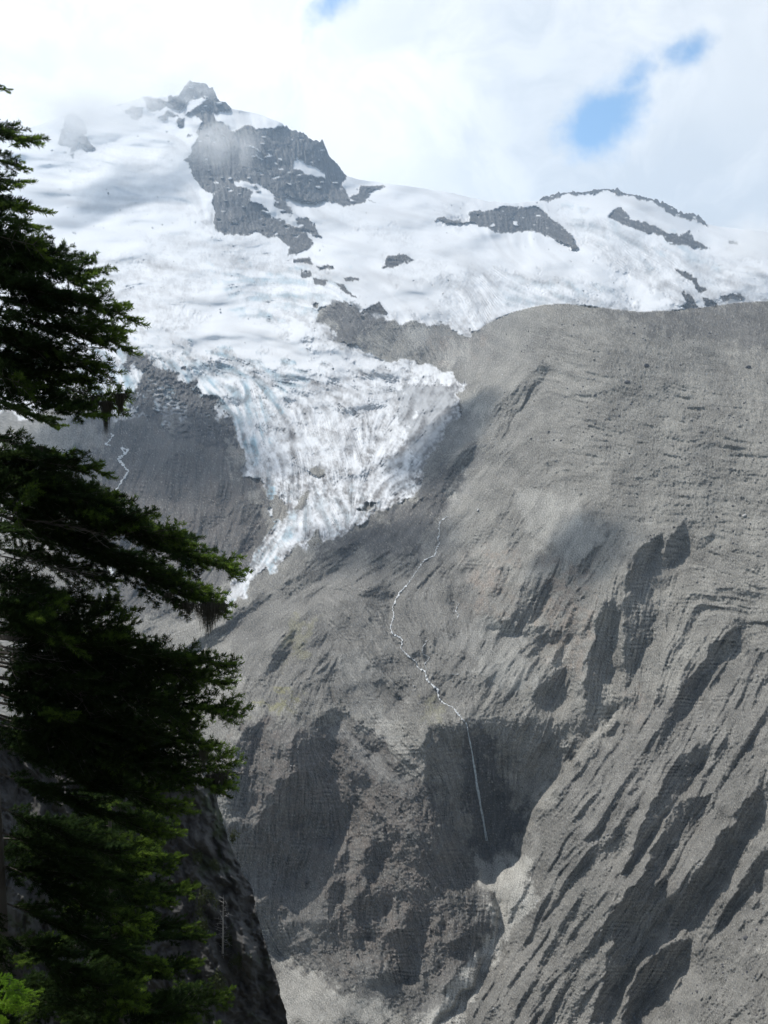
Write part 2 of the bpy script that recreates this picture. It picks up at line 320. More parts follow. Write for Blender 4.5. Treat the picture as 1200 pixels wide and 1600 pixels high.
wgt = 1 / (((CX[..., None] - fa[:, 0])**2 + (CY[..., None] - fa[:, 1])**2) + 300)**1.6
c2 = (wgt * np.cos(2 * np.radians(fa[:, 2]))).sum(-1) / wgt.sum(-1); s2 = (wgt * np.sin(2 * np.radians(fa[:, 2]))).sum(-1) / wgt.sum(-1)
def upc(g):
    x = (GX - FX0) / st; y = (GY - FY0) / st; xi = x.astype(int); yi = y.astype(int); fx = x - xi; fy = y - yi
    return (g[yi, xi] * (1 - fx) + g[yi, xi + 1] * fx) * (1 - fy) + (g[yi + 1, xi] * (1 - fx) + g[yi + 1, xi + 1] * fx) * fy
ANG = .5 * np.arctan2(upc(s2), upc(c2)) + .10 * fract(120, 20, 1.6)
FXv, FYv = np.cos(ANG), np.sin(ANG)
II, JJ = np.mgrid[0:N, 0:N].astype(np.float32)
def lic(src, L, step=1.5):
    src = src.astype(np.float32)
    acc = src.copy(); n = int(L / RS / step); wsum = 1.0
    for sg in (1, -1):
        x = JJ.copy(); y = II.copy(); dx = FXv.astype(np.float32) * sg; dy = FYv.astype(np.float32) * sg
        px, py = dx, dy
        for k in range(n):
            x = x + px * step; y = y + py * step
            xi = np.clip(x + .5, 0, N - 1).astype(np.int32); yi = np.clip(y + .5, 0, N - 1).astype(np.int32)
            wk = .5 + .5 * math.cos(math.pi * (k + 1) / (n + 1))
            acc += wk * src[yi, xi]; wsum += wk
            nx = dx[yi, xi]; ny = dy[yi, xi]; sgn = np.where(nx * px + ny * py < 0, -1, 1).astype(np.float32)
            px, py = nx * sgn, ny * sgn
    acc = acc - acc.mean(); return acc / acc.std()
st40 = lic(fract(120, 12, 1.3), 55, 2.5); st18 = lic(fract(40, 6, 1.1), 34, 2)
mod1 = np.clip(.55 + .55 * fract(150, 20, 1.6), 0, 1.6); mod2 = np.clip(.5 + .5 * fract(90, 10, 1.4), 0, 1.6)
st8 = lic(fract(14, 3, .6), 20); st4 = lic(fract(7, 1.8, .5), 9)
def ridged(a): return 1 - np.abs(a) * 1.25          # creases
smooth_tal0 = Z()
for pts in [[(830,1290),(850,1300),(800,1440),(760,1500),(700,1590),(640,1600),(640,1580),(740,1500),(790,1420),(815,1345)], [(735,1330),(787,1350),(818,1330),(815,1400),(780,1440),(760,1380)],
            [(510,1133),(535,1135),(600,1195),(650,1245),(600,1225),(550,1175)], [(520,1030),(560,1010),(600,1110),(640,1190),(600,1150),(540,1090)], [(430,1490),(480,1520),(620,1600),(440,1600)],
            [(560,1500),(600,1560),(620,1600),(560,1590)], [(450,1390),(505,1390),(510,1440),(480,1470),(450,1430)], [(800,760),(900,780),(940,830),(900,890),(830,830)], [(690,1000),(790,960),(850,1080),(780,1080)],
            [(730,620),(770,640),(700,790),(690,780)]]:
    poly(pts, out=smooth_tal0, soft=10, warp=2)
# ---- painted facets: where the ground turns steeply away from the light, how strongly
fac = Z()
P860 = dict(o=(860, 1120), s=3.333); P840 = dict(o=(840, 780), s=3.333); P340 = dict(o=(340, 1120), s=3.333); P540 = dict(o=(540, 1180), s=3.53)
P380 = dict(o=(380, 940), s=3.53); P100 = dict(o=(100, 620), s=4); P640 = dict(o=(640, 1080), s=4)
FACETS = [
 (.9, [(833,1338),(837,1345),(831,1375),(813,1410),(800,1442),(795,1436),(811,1400),(825,1370)], {}),
 (1.52, [(570,875),(600,860),(640,865),(650,880),(640,905),(600,890)], {}), (1.71, [(685,858),(700,895),(714,932),(706,955),(696,915),(680,880)], {}), (1.33, [(560,930),(600,905),(612,930),(606,975),(630,1012),(600,1000)], {}),
 (1.52, [(745,955),(800,970),(870,985),(880,1003),(820,1000),(760,982)], {}), (1.33, [(820,895),(862,905),(850,960),(812,988),(800,960)], {}), (1.33, [(780,880),(800,885),(780,940),(765,930)], {}), (1.33, [(404,926),(424,932),(330,1015),(308,1010)], {}),
 (1.14, [(342,976),(356,985),(272,1046),(262,1030)], {}), (1.14, [(430,920),(560,846),(568,860),(440,944)], {}), (1.14, [(470,880),(540,850),(545,862),(480,900)], {}), (1.33, [(700,730),(735,690),(742,700),(712,770),(680,800)], {}),
 (1.14, [(770,640),(850,560),(860,575),(790,680)], {}), (0.4, [(880,620),(960,600),(1040,625),(960,622)], {}), (0.35, [(900,720),(1000,735),(1100,760),(1000,752)], {}), (0.35, [(1000,660),(1120,690),(1190,700),(1080,702)], {}), (0.35, [(960,560),(1060,600),(1160,610),(1050,616)], {}),
 (1.33, [(640,1020),(655,1015),(700,1080),(690,1090)], {}), (1.14, [(560,1000),(600,1040),(640,1090),(620,1095),(570,1040)], {}), (1.52, [(835,990),(850,1000),(842,1030),(828,1020)], {}), (1.33, [(440,990),(470,985),(440,1040),(410,1060)], {}),
 (1.33, [(870,1010),(885,1030),(880,1080),(862,1060)], {}), (1.14, [(840,1060),(860,1080),(850,1110),(830,1090)], {}), (1.14, [(180,830),(230,800),(240,840),(200,880)], {}), (1.14, [(250,730),(290,700),(300,740),(270,790)], {}), (1.14, [(380,780),(410,790),(400,850),(370,870)], {}),
 (.9, [(700,1300),(725,1340),(755,1400),(770,1440),(765,1475),(735,1465),(715,1400),(690,1340)], {}),
 (1.25, [(690,170),(780,150),(790,270),(690,400),(600,510),(540,610),(470,720),(400,800),(350,850),(430,700),(480,560),(560,400),(620,280)], P860),
 (1.3, [(700,430),(830,400),(760,560),(650,680),(570,820),(500,920),(400,1010),(300,1130),(255,1190),(270,1100),(320,1020),(400,920),(480,820),(530,700),(600,560),(640,480)], P860),
 (1.1, [(600,840),(600,1060),(520,1180),(440,1280),(380,1380),(330,1480),(290,1560),(230,1590),(240,1480),(280,1370),(310,1250),(330,1110),(400,1030),(500,930)], P860),
 (1.1, [(1050,400),(1110,400),(1080,520),(1020,640),(940,760),(850,850),(760,980),(680,1100),(600,1170),(610,1060),(680,950),(700,860),(780,780),(860,660),(960,540)], P860),
 (1.4, [(640,1160),(740,1150),(700,1290),(600,1370),(510,1440),(450,1540),(420,1600),(370,1640),(410,1530),(430,1400),(450,1330),(540,1260)], P860),
 (.8, [(1120,650),(1160,720),(1080,830),(1000,960),(900,1080),(860,1130),(880,1050),(980,930),(1040,800)], P860),
 (.7, [(200,990),(260,960),(160,1110),(80,1210),(60,1190)], P860), (.7, [(130,1220),(160,1230),(110,1340),(40,1450),(20,1430)], P860),
 (.8, [(620,0),(700,0),(650,120),(580,220),(520,300),(450,380),(383,453),(433,350),(507,250),(580,100)], P860),
 (.6, [(780,60),(850,60),(830,180),(780,250),(760,200)], P860), (.5, [(930,30),(960,0),(900,170),(880,190)], P860), (.5, [(1080,290),(1133,250),(1133,300),(1060,420)], P860),
 (.6, [(200,230),(260,130),(290,140),(100,400),(0,530),(0,480),(120,340)], P860), (.5, [(450,420),(480,440),(390,580),(300,700),(250,740),(350,560)], P860),
 (.6, [(0,1600),(240,1300),(270,1310),(60,1600)], P860),
 (1.3, [(640,185),(620,240),(590,320),(560,400),(600,480),(610,580),(600,650),(600,740),(540,800),(500,920),(450,990),(455,870),(450,700),(450,560),(480,480),(440,430),(490,370),(500,310),(560,240)], P840),
 (1.3, [(760,130),(770,210),(740,300),(680,370),(665,330),(680,230),(700,170)], P840),
 (1.3, [(350,515),(385,530),(385,700),(380,830),(385,940),(430,1120),(430,1180),(380,1250),(300,1220),(250,1100),(250,960),(260,840),(290,760),(310,640)], P840),
 (1.2, [(430,1020),(490,1030),(480,1090),(440,1120)], P840),
 (1.1, [(1050,650),(1030,740),(960,850),(870,920),(820,1000),(780,1100),(700,1200),(640,1300),(610,1333),(640,1240),(700,1110),(790,960),(860,850),(900,760),(980,710)], P840),
 (1.0, [(385,170),(300,290),(240,410),(215,400),(225,320),(310,250)], P840), (.8, [(240,450),(190,600),(170,660),(200,690),(130,840),(100,830),(160,620)], P840),
 (.6, [(840,210),(915,180),(900,240),(840,260)], P840), (.5, [(780,480),(840,520),(830,560),(780,520)], P840), (.5, [(600,420),(680,400),(690,450),(620,470)], P840),
 (.36, [(120,225),(370,215),(420,230),(480,235),(510,210),(640,180),(720,200),(860,190),(900,230),(960,300),(1060,310),(1110,320),(1000,480),(880,600),(780,720),(730,840),(710,1000),
   (590,1080),(480,1050),(350,990),(300,900),(240,740),(150,530),(110,400)], P640),
 (1.3, [(430,60),(500,110),(550,200),(580,300),(600,400),(640,490),(640,600),(560,640),(480,600),(430,560),(300,560),(280,480),(300,330),(420,290),(380,150)], P340),
 (1.0, [(110,80),(230,20),(240,100),(190,220),(170,320),(140,450),(100,500),(50,480),(60,250),(90,170)], P340),
 (.8, [(60,540),(260,560),(420,610),(470,700),(470,760),(380,820),(350,900),(260,900),(270,790),(180,760),(110,780)], P340),
 (.9, [(340,940),(360,1060),(450,1160),(560,1330),(500,1340),(400,1280),(260,1220),(210,1100),(200,960),(280,920)], P340),
 (1.1, [(580,880),(650,840),(640,950),(590,1000),(600,1100),(570,1080),(550,960)], P340), (1.2, [(720,950),(790,870),(800,1000),(800,1140),(740,1150),(700,1100),(690,1000)], P340),
 (1.2, [(880,1130),(1000,1100),(1000,1380),(930,1400),(860,1370),(900,1250)], P340), (.9, [(770,480),(860,500),(920,640),(950,760),(870,720),(800,600)], P340),
 (.9, [(640,700),(700,680),(680,820),(640,830)], P340), (.9, [(760,780),(800,770),(800,850),(770,870)], P340), (.6, [(480,470),(540,560),(470,720),(430,600)], P340),
 (.65, [(110,310),(200,330),(260,420),(330,560),(400,650),(470,730),(520,760),(440,780),(360,690),(280,560),(220,460)], P540),
 (.65, [(330,330),(420,400),(470,520),(540,680),(560,780),(500,740),(420,620),(350,480)], P540),
 (.7, [(680,1020),(730,1070),(740,1170),(700,1260),(560,1400),(480,1482),(520,1380),(560,1250),(480,1180),(500,1020)], P540),
 (.5, [(480,180),(570,240),(620,500),(700,600),(800,780),(840,880),(800,1060),(700,1020),(660,800),(560,600)], P540),
 (.8, [(380,200),(470,300),(560,340),(480,420),(420,330)], P540), (.9, [(300,760),(390,720),(480,850),(500,1000),(420,1020),(400,900)], P540),
 (.9, [(440,600),(520,600),(510,690),(400,650)], P380), (1.0, [(420,285),(470,370),(510,430),(440,440),(390,340)], P380), (.6, [(390,180),(430,200),(420,260),(380,255)], P380),
 (1.0, [(-10,370),(60,460),(30,600),(-10,610)], P380), (.6, [(60,430),(130,410),(120,520),(70,490)], P380), (.9, [(560,580),(760,740),(920,880),(1060,1059),(1020,1059),(860,900),(700,760)], P380),
 (.7, [(640,740),(720,800),(700,820),(630,790)], P380), (.6, [(780,400),(870,420),(880,480),(800,500)], P380), (.5, [(800,300),(990,480),(960,490),(790,330)], P380),
 (.7, [(870,740),(955,740),(940,830),(880,970)], P100), (.4, [(120,520),(330,450),(360,520),(310,600),(130,590)], P100), (.7, [(950,540),(1040,500),(1030,620),(960,700)], P100),
 (.5, [(530,1350),(640,1370),(560,1450),(510,1480)], P100), (.5, [(440,640),(470,520),(540,620),(500,720)], P100), (.5, [(720,620),(780,520),(800,560),(740,640)], P100),
 (.5, [(720,1380),(860,1330),(840,1370),(760,1400)], P100),
 (.7, [(415,560),(450,530),(510,540),(500,590),(440,600)], dict(o=(340, 640), s=2.857)), (.8, [(655,700),(720,650),(790,650),(760,700),(700,720)], dict(o=(340, 640), s=2.857)),
 (.7, [(450,330),(600,250),(660,330),(500,340)], dict(o=(560, 780), s=3)), (.5, [(30,300),(130,260),(200,270),(120,310),(60,340)], dict(o=(560, 780), s=3)),
 (.5, [(230,510),(330,520),(440,520),(520,570),(480,580),(260,590)], dict(o=(340, 640), s=2.857)),
 (1.1, [(230,270),(270,245),(330,260),(400,240),(500,290),(520,330),(400,340),(380,350),(300,330),(250,310)], P420), (.6, [(400,420),(440,340),(600,340),(650,400),(660,450),(580,520),(500,490)], P420),
 (.7, [(330,350),(400,380),(420,410),(370,415),(320,385)], P420), (.5, [(720,460),(880,470),(890,520),(860,560),(780,570),(700,520)], P420), (.6, [(620,345),(740,342),(900,365),(780,385),(650,380)], P420),
 (.5, [(700,720),(735,690),(745,700),(705,760)], {}), (.45, [(640,760),(700,700),(735,720),(690,790),(650,830)], {}),
]
for s_, pts, kw in FACETS: poly(pts, out=fac, soft=1.0, warp=.75, val=s_ * 1.45, **kw)
rug = Z()
for v, pts in [(1, [(350,1120),(480,1080),(560,1110),(680,1150),(720,1330),(760,1450),(700,1580),(560,1540),(480,1400),(360,1400)]), (.55, [(800,860),(950,880),(980,1100),(900,1150),(760,1120),(700,1000),(700,850)]),
               (.25, [(830,1280),(960,1160),(1060,950),(1200,950),(1200,1440),(1040,1480),(960,1620),(760,1600)]), (.5, [(130,680),(340,720),(440,800),(380,930),(200,1000),(100,900)]), (1.1, [(420,880),(680,760),(720,780),(720,1080),(560,1100),(400,1090)]), (.8, [(700,800),(800,780),(900,880),(860,1080),(740,1090)]),
               (.5, [(500,500),(745,520),(700,580),(560,540)]), (.3, [(760,560),(1200,560),(1200,860),(950,800)])]:
    poly(pts, out=rug, soft=45, warp=4, val=v)
nfa = lic(fract(60, 7, 1.3), 30, 2); nfb = lic(fract(26, 4, 1.1), 15, 1.5)
ridz = poly([(835,1290),(930,1170),(1010,1040),(1080,880),(1200,900),(1200,1430),(1060,1480),(970,1640),(680,1640),(800,1450)], soft=30, warp=3) + .55 * poly([(790,870),(900,880),(930,1100),(880,1130),(720,1000)], soft=30, warp=3) + .8 * poly([(350,1130),(480,1100),(640,1200),(740,1400),(680,1580),(560,1540),(450,1400),(350,1400)], soft=30, warp=3) + .9 * poly([(140,660),(360,700),(440,800),(360,960),(150,960)], soft=40, warp=4)
nfr = lic(fract(42, 9, 1.2), 150, 2.5); nfr2 = lic(fract(18, 4, 1.1), 80, 2)
ridz *= 1 - smooth_tal0
fac = fac + ridz * debris * (1.6 * (sstep(nfr, .5, .9) - .25) + .9 * (sstep(nfr2, .6, 1.0) - .2)) * (1 - .8 * np.clip(fac, 0, 1))
fac = fac + rug * debris * (1.15 * (sstep(nfa, .45, 1.0) - .22) + .9 * (sstep(nfb, .6, 1.1) - .18)) * (1 - .6 * np.clip(fac, 0, 1))
fac = np.maximum(fac, rock * 1.15 * (.9 + .25 * band(25, .4, 3, 1)))
LITF = Z()
for s_, pts, kw in [
 (-.8, [(590,1290),(640,1335),(690,1410),(722,1465),(700,1470),(650,1420),(600,1350)], {}), (-.7, [(640,1440),(690,1445),(725,1500),(695,1545),(650,1505)], {}), (-.6, [(600,1400),(625,1400),(650,1470),(630,1500),(610,1450)], {}),
 (-.6, [(560,1190),(600,1170),(660,1210),(670,1260),(690,1330),(640,1330),(590,1260)], {}), (-.5, [(660,1100),(735,1090),(735,1126),(668,1132)], {}), (-.4, [(735,1090),(860,1085),(900,1120),(760,1122)], {}),
 (-.7, [(560,400),(480,560),(430,700),(330,860),(280,960),(260,940),(330,780),(400,640),(480,470)], P860), (-.7, [(640,480),(600,560),(530,700),(480,820),(400,900),(300,1010),(260,1130),(240,1080),(300,960),(400,830),(480,700),(560,560)], P860),
 (-.5, [(780,640),(700,640),(590,780),(620,700),(700,620),(830,420),(860,400)], P860), (-.5, [(440,1290),(400,1420),(390,1540),(360,1600),(330,1600),(370,1400)], P860),
 (-.5, [(1133,470),(1100,560),(1000,700),(880,850),(760,1010),(700,1100),(740,1100),(900,950),(1133,640)], P860), (-.4, [(350,515),(310,640),(260,840),(200,840),(280,640),(320,500)], P840),
 (-.4, [(385,700),(450,560),(450,700),(455,870),(440,1000),(390,990),(385,900)], P840), (-.6, [(610,130),(680,200),(700,330),(720,400),(690,420),(640,330),(590,220)], P340),
 (-.5, [(720,400),(800,530),(820,690),(700,680),(650,600)], P340), (-.5, [(560,30),(640,60),(960,400),(900,420),(640,200)], P340), (-.6, [(230,20),(260,40),(200,240),(160,440),(110,520),(170,300)], P340),
 (-.5, [(300,100),(330,200),(300,420),(270,500),(290,320)], P340), (-.4, [(380,680),(470,760),(500,850),(440,820)], P540), (-.5, [(620,560),(680,700),(660,720),(610,600)], P540)]:
    poly(pts, out=LITF, soft=1.2, warp=.7, val=s_ * 1.5, **kw)
SHG = fac + LITF
gx = 1.0 * SHG; gy = 1.25 * SHG                      # depth gradient (towards right, towards down)
def step(pts, M, sig=1.6):
    global gx, gy
    p = pts; xs = [a[0] for a in p]; ys = [a[1] for a in p]; m = 14
    j0 = max(0, int((min(xs) - m - FX0) / RS)); j1 = min(N, int((max(xs) + m - FX0) / RS)); i0 = max(0, int((min(ys) - m - FY0) / RS)); i1 = min(N, int((max(ys) + m - FY0) / RS))
    X = GX[i0:i1, j0:j1] + WX[i0:i1, j0:j1] * .8; Y = GY[i0:i1, j0:j1] + WY[i0:i1, j0:j1] * .8
    d = np.full(X.shape, 1e9); nx = np.zeros(X.shape); ny = np.zeros(X.shape); en = np.zeros(X.shape)
    for k in range(len(p) - 1):
        (x1, y1), (x2, y2) = p[k], p[k + 1]; L = math.hypot(x2 - x1, y2 - y1)
        t = np.clip(((X - x1) * (x2 - x1) + (Y - y1) * (y2 - y1)) / L**2, 0, 1)
        dd = np.hypot(X - x1 - t * (x2 - x1), Y - y1 - t * (y2 - y1)); b = dd < d
        d = np.where(b, dd, d); nx = np.where(b, (y2 - y1) / L, nx); ny = np.where(b, -(x2 - x1) / L, ny)
        en = np.where(b, (k + t) / (len(p) - 1), en)
    a = M * np.exp(-.5 * (d / sig)**2) / (sig * 2.5066) * np.sin(np.pi * np.clip(en, .04, .96))**.5
    gx[i0:i1, j0:j1] += a * nx; gy[i0:i1, j0:j1] += a * ny
step([(815,1345),(818,1320),(822,1290),(835,1262),(860,1232),(890,1200),(917,1160),(950,1130),(972,1110)], 60)
step([(728,1322),(750,1360),(772,1405),(779,1430),(770,1480)], 32); step([(735,1468),(750,1500),(740,1537),(700,1577),(672,1612)], 32)
step([(668,1140),(668,1230),(690,1275),(712,1322),(730,1345)], 38)
for crest in [[(640,250),(560,400),(480,560),(430,700),(345,860)], [(640,480),(600,560),(530,700),(480,820),(400,920),(320,1020),(265,1110),(255,1190)], [(600,840),(500,930),(400,1030),(335,1110),(300,1260),(270,1400),(235,1560)],
              [(1050,400),(960,540),(860,660),(790,770)], [(640,1160),(540,1260),(450,1330),(420,1420),(400,1540),(370,1600)], [(1110,660),(1040,800),(980,930),(880,1050),(860,1120)]]:
    step([(860 + x / 3.333, 1120 + y / 3.333) for x, y in crest], 11, 1.3)
for crest in [[(345,515),(310,640),(290,760),(260,850),(255,960)], [(640,185),(560,240),(500,310),(490,370),(450,480),(450,700),(450,860)], [(900,760),(860,850),(790,960),(700,1110),(640,1240),(610,1333)], [(700,170),(680,230),(668,330)]]:
    step([(840 + x / 3.333, 780 + y / 3.333) for x, y in crest], 10, 1.3)
for crest in [[(240,20),(200,220),(170,380),(110,520)], [(330,110),(320,220),(300,340),(275,520)], [(590,230),(640,330),(700,420),(720,520)], [(720,520),(690,640),(640,760),(600,900)], [(730,520),(810,640),(820,780),(790,870)], [(870,1130),(860,1280),(850,1380)]]:
    step([(340 + x / 3.333, 1120 + y / 3.333) for x, y in crest], 7, 1.3)
step([(365,284),(400,286),(430,305),(455,335),(475,345),(500,368)], 25); step([(342,157),(362,170),(330,180)], 8)
step([(535,1105),(600,1150),(650,1195),(690,1250),(700,1290)], 6)
step([(555,1440),(598,1500),(640,1540),(668,1560)], 14); step([(448,1410),(500,1480),(540,1530)], 12)
step([(500,474),(540,472),(582,497),(640,501),(693,511)], 14)
gh = np.fft.rfft2(gx); gv = np.fft.rfft2(gy)
kx, ky = 2 * np.pi * KX, 2 * np.pi * KY
Q = np.fft.irfft2((-1j * kx * gh - 1j * ky * gv) / (kx**2 + ky**2 + (1 / 130.0)**2), s=(N, N))
# ---- roughness by kind of ground
smooth_talus = smooth_tal0
upper = (1 - debris)                                # snow and ice
crev = Z()                                          # how crevassed the ice is
for v, pts in [(1, [(360,560),(500,575),(640,580),(720,600),(700,680),(650,770),(560,830),(440,880),(350,950),(400,850),(420,800),(370,740),(380,700),(350,640),(300,590),(220,560),(60,560),(60,600),(240,655),(340,650),(370,740)]),
               (1, [(100,545),(200,540),(400,560),(380,700),(240,655),(60,600)]), (.9, [(330,410),(360,385),(480,400),(540,470),(520,520),(430,510),(380,480)]), (.8, [(150,400),(330,400),(330,440),(260,470),(320,490),(280,520),(160,520)]),
               (.55, [(180,370),(420,365),(480,400),(360,400)]), (.9, [(690,430),(800,425),(980,450),(1000,490),(800,510),(650,520),(560,510),(640,490),(700,500),(690,450)]), (.55, [(600,395),(700,420),(660,440),(600,425)]),
               (.8, [(860,330),(960,350),(1100,400),(1200,400),(1200,480),(1060,480),(1000,440),(900,370)]), (.8, [(670,330),(730,330),(740,350),(690,350)]), (.35, [(100,230),(280,230),(300,330),(120,340)]),
               (.8, [(500,500),(560,540),(600,560),(480,545)]), (.8, [(300,340),(345,310),(345,365),(310,362)]), (.6, [(540,340),(640,370),(690,390),(600,370)])]:
    poly(pts, out=crev, soft=9, warp=3, val=v)
crev *= upper * (.75 + .25 * sstep(GY, 470, 540))
mor = poly([(760,500),(860,470),(1480,450),(1480,1000),(1200,1000),(1060,860),(950,800),(850,720),(790,640)], soft=40, warp=3)      # bouldery top of the moraine
fr = fract(26, 2.2, 1.25); gr = fract(8, 1.6, .7); bigf = fract(260, 24, 1.9)
strat = lic(band(5, .35, .15, 1.0), 12)              # layering
rg = debris * (1 - .75 * smooth_talus)
q = Q.copy()
q += debris * (bigf * 4.2 * (1 - .5 * mor))
q += rg * (1 - .75 * mor) * (-ridged(st40) * 2.6 * mod1 - ridged(st18) * 1.1 * mod2 - ridged(st8) * .32 * mod1 + st4 * .12)
q += rg * (mor * (st40 * 1.0 * mod2 + st18 * 1.35 * mod1 + st8 * .25 * mod2) + fr * (.78 + .0 * (1 - mor)) + gr * .36)
stones = np.clip(band(6.5, .35) - 1.7, 0, None); pebb = np.clip(band(3.6, .35) - 1.5, 0, None); q -= debris * (stones * 2.6 + pebb * 1.9) * (.5 + .5 * rg)
layer = Z()
for v, pts in [(1, [(980,900),(1200,900),(1200,1200),(960,1250),(1000,1100)]), (1, [(560,1080),(670,1100),(680,1220),(600,1200)]), (1, [(540,1260),(580,1290),(640,1440),(640,1520),(560,1480)]), (.7, [(950,1000),(1000,1000),(970,1110),(940,1080)]),
               (.5, [(560,960),(620,1000),(680,1080),(600,1060)])]:
    poly(pts, out=layer, soft=16, warp=3, val=v)
lay = lic(band(6.0, .3, .25, 1.0), 5) * 0 + spec(np.exp(-(np.log((KK) * 6.5) / .35)**2) * np.exp(-(KX * 34)**2))
q += layer * rg * lay * .3 * np.clip(mod2, 0, 1)
q += icewall * (fr * 1.6)
# snow: broad swells, then crevasses
swell = spec(np.exp(-(np.log(np.sqrt((KX * 2.6)**2 + KY**2 + 1e-12) * 58) / .6)**2)); swell2 = spec(np.exp(-(np.log(np.sqrt((KX * 3)**2 + KY**2 + 1e-12) * 20) / .5)**2))
q += upper * (1 - rock) * (swell * 9 * (1 - .5 * crev) + swell2 * 1.3 + bigf * 2.5 + np.clip(lic(fract(90, 10, 1.5), 30, 2), -2, 2) * 2.6) + upper * (1 - rock) * fr * .10
c1 = np.clip(lic(band(7.5, .4), 22), -2.2, 2.2); c2_ = np.clip(lic(band(4.4, .35), 12), -2, 2)
cmod = np.clip(.75 + .6 * fract(70, 10, 1.4), .1, 2); c3 = np.clip(lic(fract(40, 8, 1.2), 26, 1.5), -2, 2); c4 = np.clip(fract(18, 3, 1.2), -2, 2)
q += crev * 1.25 * (-(ridged(c1)) * 1.3 * cmod - ridged(c2_) * .7 * cmod - ridged(c3) * 1.15 - ridged(c4) * .45 + gr * .2 + fr * .25) * (1 - rock)
q += rock * (-ridged(lic(fract(40, 5, 1.2), 26)) * 2.0 - ridged(st8) * .3 + fr * 1.3 + gr * .3)
uA = uA0 + q / F
wB = np.where(GX > 730, sstep(GX, 725, 850), 0); dn = sstep(GY - 518, 0, 90); wB = 1 - (1 - wB) * (1 - dn)
uB = uA0 * (1 - wB) + uB0 * wB + q / F
print('depth range', np.exp(uB.min()), np.exp(uB.max()))

# ---- colour masks
blue = Z()
for v, pts in [(.7, [(130,540),(330,555),(500,580),(430,640),(385,700),(350,640),(240,655),(130,620)]), (.8, [(340,640),(400,620),(420,690),(380,740)]), (.9, [(400,740),(440,760),(430,830),(400,800)]),
               (.8, [(380,870),(430,830),(430,870),(360,950)]), (.6, [(470,770),(560,760),(600,800),(520,840),(440,850)]), (.55, [(420,430),(540,430),(540,490),(430,480)]), (.5, [(780,440),(960,450),(860,490),(780,480)]),
               (.55, [(1040,360),(1120,400),(1100,430),(1030,400)]), (.4, [(330,420),(430,430),(430,500),(360,480)]), (.5, [(860,320),(1000,360),(1040,420),(900,350)])]:
    poly(pts, out=blue, soft=14, warp=4, val=v)
blue *= np.clip(.35 + .55 * c3, 0, 1.4) * (.5 + .5 * (GX < 480))
margin = blur(debris_hard, 6) * (GY > 520) 
dirt_shade = np.clip(crev * (.14 + .22 * np.clip(-ridged(c2_) + .3, 0, 1.5) + .16 * fract(60, 3, 1.3) + .15 * c3) * (.85 + .15 * (GY > 500)) + upper * (1 - rock) * .20 * np.clip(lic(fract(110, 8, 1.3), 60, 2) * .6 + .1, 0, 1.6) + np.clip(margin * .9 * (.6 + .6 * edge_n), 0, .9) * upper, 0, 1)  # real margin dirt, plus grey crevasse and band tones painted for snow shading
dl = Z()
line([(560,640),(590,680),(572,720),(560,745)], 7, dl, .5); line([(640,690),(600,720),(570,740)], 5, dl, .5); line([(400,600),(430,660),(450,690)], 2, dl, .5); line([(430,760),(520,770),(600,790),(650,760)], 26, dl, .38); line([(380,880),(440,830)], 16, dl, .4); line([(500,730),(540,760),(560,800)], 3, dl, .6); line([(590,740),(600,780)], 2, dl, .6); line([(620,735),(628,775)], 2, dl, .5); line([(205,547),(300,556),(420,578)], 2.5, dl, .4)
line([(700,600),(718,620),(704,665),(680,700),(655,740),(640,775)], 9, dl, .8); line([(640,775),(580,805),(520,840)], 5, dl, .7); line([(428,830),(400,865),(365,910)], 5, dl, .7); line([(660,760),(700,700)], 10, dl, .9)
line([(430,880),(480,850)], 9, dl, .8)
dirt_shade = np.clip(dirt_shade + dl * (.5 + .5 * fr) * upper, 0, 1)
red = Z()
for v, pts in [(1, [(860,880),(920,900),(915,1050),(880,1050),(850,960)]), (.8, [(730,880),(800,860),(790,940),(740,960)]), (.8, [(980,1080),(1010,1080),(990,1120)]), (.8, [(540,1370),(640,1400),(620,1500),(520,1440)]), (.6, [(370,1270),(420,1270),(500,1340),(380,1360)]),
               (.6, [(370,640),(395,720),(330,760),(280,780),(300,700)]), (.5, [(420,770),(455,780),(440,815)]), (.8, [(130,660),(330,690),(400,760),(400,860),(200,900)]), (.8, [(370,1130),(560,1150),(680,1260),(720,1500),(560,1520),(420,1400)]), (.7, [(660,505),(760,520),(740,560),(680,560)])]:
    poly(pts, out=red, soft=22, warp=6, val=v)
red = np.clip(red * (.7 + .35 * fract(60, 4, 1.3)), 0, 1)
green = Z()
for v, pts in [(1, [(395,1098),(450,1088),(470,1100),(405,1112)]), (.5, [(460,975),(500,960),(480,1000),(440,1040)]), (.4, [(660,1090),(690,1095),(690,1130),(670,1125)])]:
    poly(pts, out=green, soft=6, warp=3, val=v)
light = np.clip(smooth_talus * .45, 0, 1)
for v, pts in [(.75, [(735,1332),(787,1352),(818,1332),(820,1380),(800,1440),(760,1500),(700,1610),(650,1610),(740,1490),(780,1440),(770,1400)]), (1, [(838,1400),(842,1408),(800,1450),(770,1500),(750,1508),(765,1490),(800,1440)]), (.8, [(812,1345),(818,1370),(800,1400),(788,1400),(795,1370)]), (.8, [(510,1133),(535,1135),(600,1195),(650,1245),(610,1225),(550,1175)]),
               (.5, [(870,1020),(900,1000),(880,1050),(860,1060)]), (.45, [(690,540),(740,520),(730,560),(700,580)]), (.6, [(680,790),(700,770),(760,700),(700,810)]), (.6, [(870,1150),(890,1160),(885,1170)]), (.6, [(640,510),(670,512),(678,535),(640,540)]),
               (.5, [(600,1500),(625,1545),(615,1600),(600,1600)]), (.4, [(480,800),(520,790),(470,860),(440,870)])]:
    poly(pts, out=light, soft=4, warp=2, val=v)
dark = np.clip(np.maximum(icewall * 1.15, rock * .9), 0, 1)
